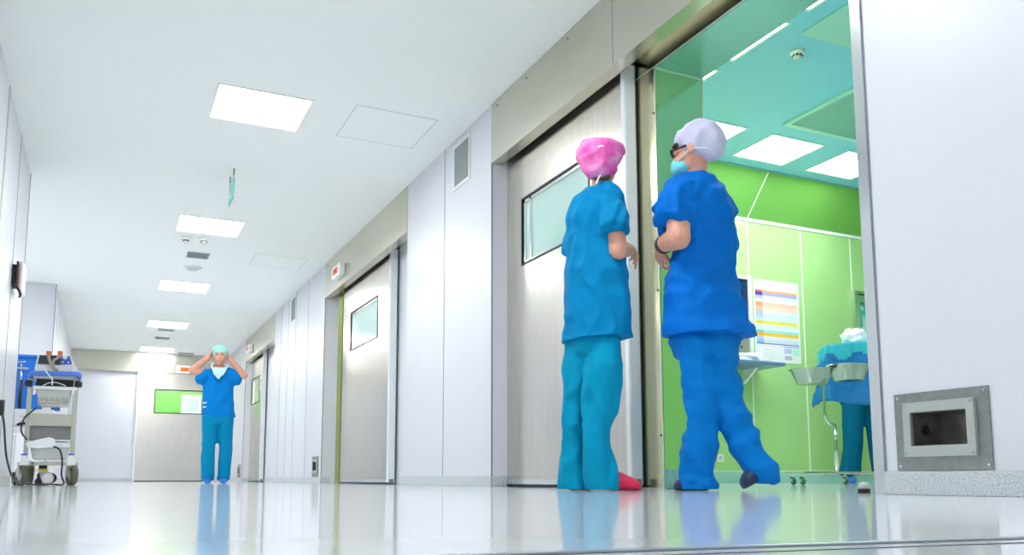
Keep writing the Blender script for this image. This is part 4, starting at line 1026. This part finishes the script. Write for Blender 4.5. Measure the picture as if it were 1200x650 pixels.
b = NB(); wd = (wr_-el).normalized(); ax = wd.cross(Vector((0, 0, 1))).normalized(); ay = wd.cross(ax); pr_ = []
for q, s_ in ((-.012, .038), (-.010, .042), (.010, .041), (.012, .036)):
    pr_.append((wr_-wd*.035+wd*q, ax*s_, ay*s_))
eloft(b, pr_, 24); obj('watch', b, DARK, R2)
b = NB(); q0 = F.p(792, 367, -.115)
for dx in (0, .012): tube(b, [q0+F.rt*dx+Vector((0, 0, .012)), q0+F.rt*(dx+.006)-Vector((0, 0, .012))], .003, 6)
obj('white_logo', b, PAPER, R2)

# ---------- person 3: far down the hall, facing the camera, hands at head
F = Fig((1.215, 10.75), (0, -1)); R3 = person_root(F, 'person in blue scrubs far down the hall, hands raised to the head')
b = NB(); hc = F.p(257.5, 417.5, .0)
hb, M, k = head(F, hc, F.f, .1, .235)
tmp = bpy.data.meshes.new('t'); hb.to_mesh(tmp); hb.free(); b.from_mesh(tmp); bpy.data.meshes.remove(tmp)
chain(b, [F.p(257, 421, .02), F.p(257, 428, .02), F.p(257, 435, .02)], [.055, .052, .07])
eloft(b, [F.ring(257, 433, 8, .02), F.ring(256.5, 438, 14, .02), F.ring(256, 450, 14, .02), F.ring(256, 470, 13, .02), F.ring(255, 488, 15, .02), F.ring(254, 495, 14, .02)])
chain(b, [F.p(247, 490, .02), F.p(244, 528, .0), F.p(243, 560, .02)], [.07, .045, .035]); chain(b, [F.p(263, 490, .02), F.p(264, 528, .0), F.p(262, 560, .02)], [.07, .045, .035])
for s_, shx, ex_, ey, hx, hy in ((-1, 242.5, 225.0, 434, 244.5, 419), (1, 270, 286, 440, 269.5, 421)):
    a = F.p(shx, 439, .03); e_ = F.p(ex_, ey, -.02); w2 = F.p(hx, hy, -.02)
    chain(b, [a, (a+e_)/2, e_], [.055, .052, .045]); chain(b, [e_, (e_+w2)/2, w2], [.045, .040, .030])
    hand(b, w2, (-F.rt*s_*.35+Vector((0, 0, 1))), -F.rt*s_, .5, 1.0, s_)
obj('body', solid(b, .0068, 3), SKIN, R3)
b = NB(); eloft(b, [F.ring(257, 430.5, 5, .02, .8), F.ring(257, 433, 10, .02, .6), F.ring(256.5, 437, 16.5, .02, .55), F.ring(256, 447, 18, .02, .55), F.ring(256, 462, 17.5, .02, .55), F.ring(256, 478, 18.5, .02, .6), F.ring(256, 488.5, 19.5, .02, .6)])
for x0_, x1_, y1_ in ((245, 236.5, 443), (267, 276, 444)): chain(b, [F.p(x0_, 438, .02), F.p((x0_+x1_)/2, 440, .01), F.p(x1_, y1_, .0)], [.075, .082, .08])
obj('tunic', solid(b, .014, 4, .5, folds(7, .008, (1, 1, .4), 8)), mat('scrub_blue_far', (.0, .20, .60), .8, cloth=1), R3)
b = NB(); eloft(b, [F.ring(255, 480, 16, .02, .6), F.ring(254.5, 492, 18, .02, .6), F.ring(254.5, 498, 17, .02, .6)])
leg(b, [(246, 488, 10, 0), (245, 510, 9, 0), (244, 530, 7.8, -.02), (243.5, 550, 7.2, -.02), (243, 563, 7.6, 0)])
leg(b, [(263.5, 488, 10, 0), (264.5, 510, 8.6, 0), (264, 530, 7.6, 0), (262.5, 550, 6.8, 0), (262, 563, 7.2, 0)])
obj('trousers', solid(b, .014, 4, .5, folds(6, .009, (1, 1, .25), 4)), mat('scrub_teal_far', (.0, .24, .46), .8, cloth=1), R3)
for x in (243, 261.5): obj('clog', shoe(F, F.g(x, .1, .0, 565), F.g(x, -.17, .0, 565), LBLUE), LBLUE, R3)
b = NB(); ellipsoid(b, hc+M@Vector((0, -.02, .055)), (.092, .105, .085), M); ellipsoid(b, hc+M@Vector((0, -.05, .02)), (.09, .08, .08), M); obj('cap', solid(b, .009, 3, .5, folds(12, .006, (1, 1, 1), 1)), MINT, R3)
b = NB(); ellipsoid(b, hc+M@Vector((0, .040, .044)), (.066, .046, .022), M); obj('hair', b, HAIR, R3)
b = NB()
for s_ in (-1, 1): ellipsoid(b, hc+M@Vector((s_*.028, .088, .018)), (.011, .008, .006), M, seg=10)
obj('eyes', b, EYE, R3)
b = NB(); ellipsoid(b, hc+M@Vector((0, .100, -.059)), (.020, .006, .006), M, seg=12); obj('lips', b, LIP, R3)
# mask hanging at the neck
b = NB(); n0 = F.p(257, 437, -.10)
V = [b.verts.new(p) for p in (F.p(248, 431, -.06), F.p(266, 431, -.06), F.p(262, 439, -.12), F.p(256, 446, -.125), F.p(250, 439, -.12))]; f0 = b.faces.new(V)
r_ = bmesh.ops.extrude_face_region(b, geom=[f0]); bmesh.ops.translate(b, vec=F.n*.03, verts=[v for v in r_['geom'] if isinstance(v, bmesh.types.BMVert)])
mk = obj('mask', solid(b, .008, 2), mat('pale_mint_mask', (.50, .85, .82), .8), R3)
b = NB(); tube(b, smooth([F.p(250, 425, -.03), F.p(248, 430, -.10), F.p(252, 441, -.15)], 5), .006, 8); tube(b, smooth([F.p(264, 427, -.03), F.p(266, 431, -.10), F.p(261, 441, -.15)], 5), .006, 8); obj('string', b, PAPER, mk)
b = NB(); q0 = F.p(238, 473, -.10)
for k_ in range(2): tube(b, [q0-Vector((0, 0, .05*k_)), q0+F.rt*.04-Vector((0, 0, .05*k_-.01))], .007, 6)
obj('white_logo', b, PAPER, R3)

# ---------- person 4: behind the draped table, only the legs show
g4 = atY(1003, 560, 6.42)
F = Fig((g4.x, g4.y), (.5, .85)); R4 = person_root(F, 'person in dark teal trousers and blue clogs behind the draped table')
b = NB(); leg_rows = [(1001, 470, .0), (998, 515, .0), (997, 556, 0)]
hipc = F.p(1010, 452, .02)
chain(b, [hipc+F.rt*-.08, F.p(1000, 505, 0), F.p(997, 556, .0)], [.08, .055, .04]); chain(b, [hipc+F.rt*.10, F.p(1024, 505, .05), F.p(1032, 556, .05)], [.08, .055, .04])
# trunk bends to the right, behind the wall end
up = [hipc, hipc+F.rt*.16+Vector((0, 0, .16)), hipc+F.rt*.42+Vector((0, 0, .24)), hipc+F.rt*.62+Vector((0, 0, .27))]
chain(b, up, [.14, .13, .15, .10])
neck = up[-1]; hc = neck+F.rt*.22+Vector((0, 0, .03))
chain(b, [neck, neck+F.rt*.12], [.055, .05])
hb, M, k = head(F, hc, F.f, .5, .225)
tmp = bpy.data.meshes.new('t'); hb.to_mesh(tmp); hb.free(); b.from_mesh(tmp); bpy.data.meshes.remove(tmp)
for s_ in (-.1, .12):
    a = up[2]+F.n*s_; e_ = a+F.rt*.10-F.n*.05+Vector((0, 0, -.26)); w2 = e_+F.rt*.22-F.n*.03+Vector((0, 0, -.02))
    chain(b, [a, e_], [.05, .042]); chain(b, [e_, w2], [.042, .028]); hand(b, w2, F.rt, Vector((0, 0, -1)), .6, 1, 1)
obj('body', solid(b, .008, 3), SKIN, R4)
b = NB(); eloft(b, [F.ring(1010, 440, 26, .02, .7), F.ring(1010, 460, 27, .02, .7), F.ring(1009, 472, 25, .02, .7)])
leg(b, [(1002, 455, 15, 0), (1001, 480, 13.5, 0), (1000, 505, 12, 0), (999, 530, 11, 0), (998, 545, 12, 0), (997, 556, 14, 0)])
leg(b, [(1018, 455, 14, .05), (1022, 480, 12, .05), (1026, 505, 11, .05), (1030, 530, 11, .05), (1033, 556, 12, .05)])
obj('trousers', solid(b, .014, 4, .5, folds(6, .01, (1, 1, .3), 14)), mat('dark_teal_cotton', (.0, .13, .26), .8, cloth=1), R4)
b = NB(); chain(b, [up[0]+Vector((0, 0, .0))]+up[1:], [.17, .165, .19, .11])
for s_ in (-.1, .12): a = up[2]+F.n*s_; chain(b, [a, a+F.rt*.05+Vector((0, 0, -.15))], [.08, .085])
obj('tunic', solid(b, .016, 4, .5, folds(7, .008, (1, 1, .5), 3)), mat('dark_teal_tunic', (.0, .16, .32), .8), R4)
obj('cap', solid((lambda q: (ellipsoid(q, hc+M@Vector((0, -.02, .05)), (.092, .1, .085), M), q)[1])(NB()), .01, 2), MINT, R4)
obj('clog', shoe(F, F.g(996, .08, .0, 563), F.g(1000, -.18, .0, 563), LBLUE), LBLUE, R4)
obj('clog', shoe(F, F.g(1034, .13, .0, 563), F.g(1036, -.12, .0, 563), LBLUE), LBLUE, R4)
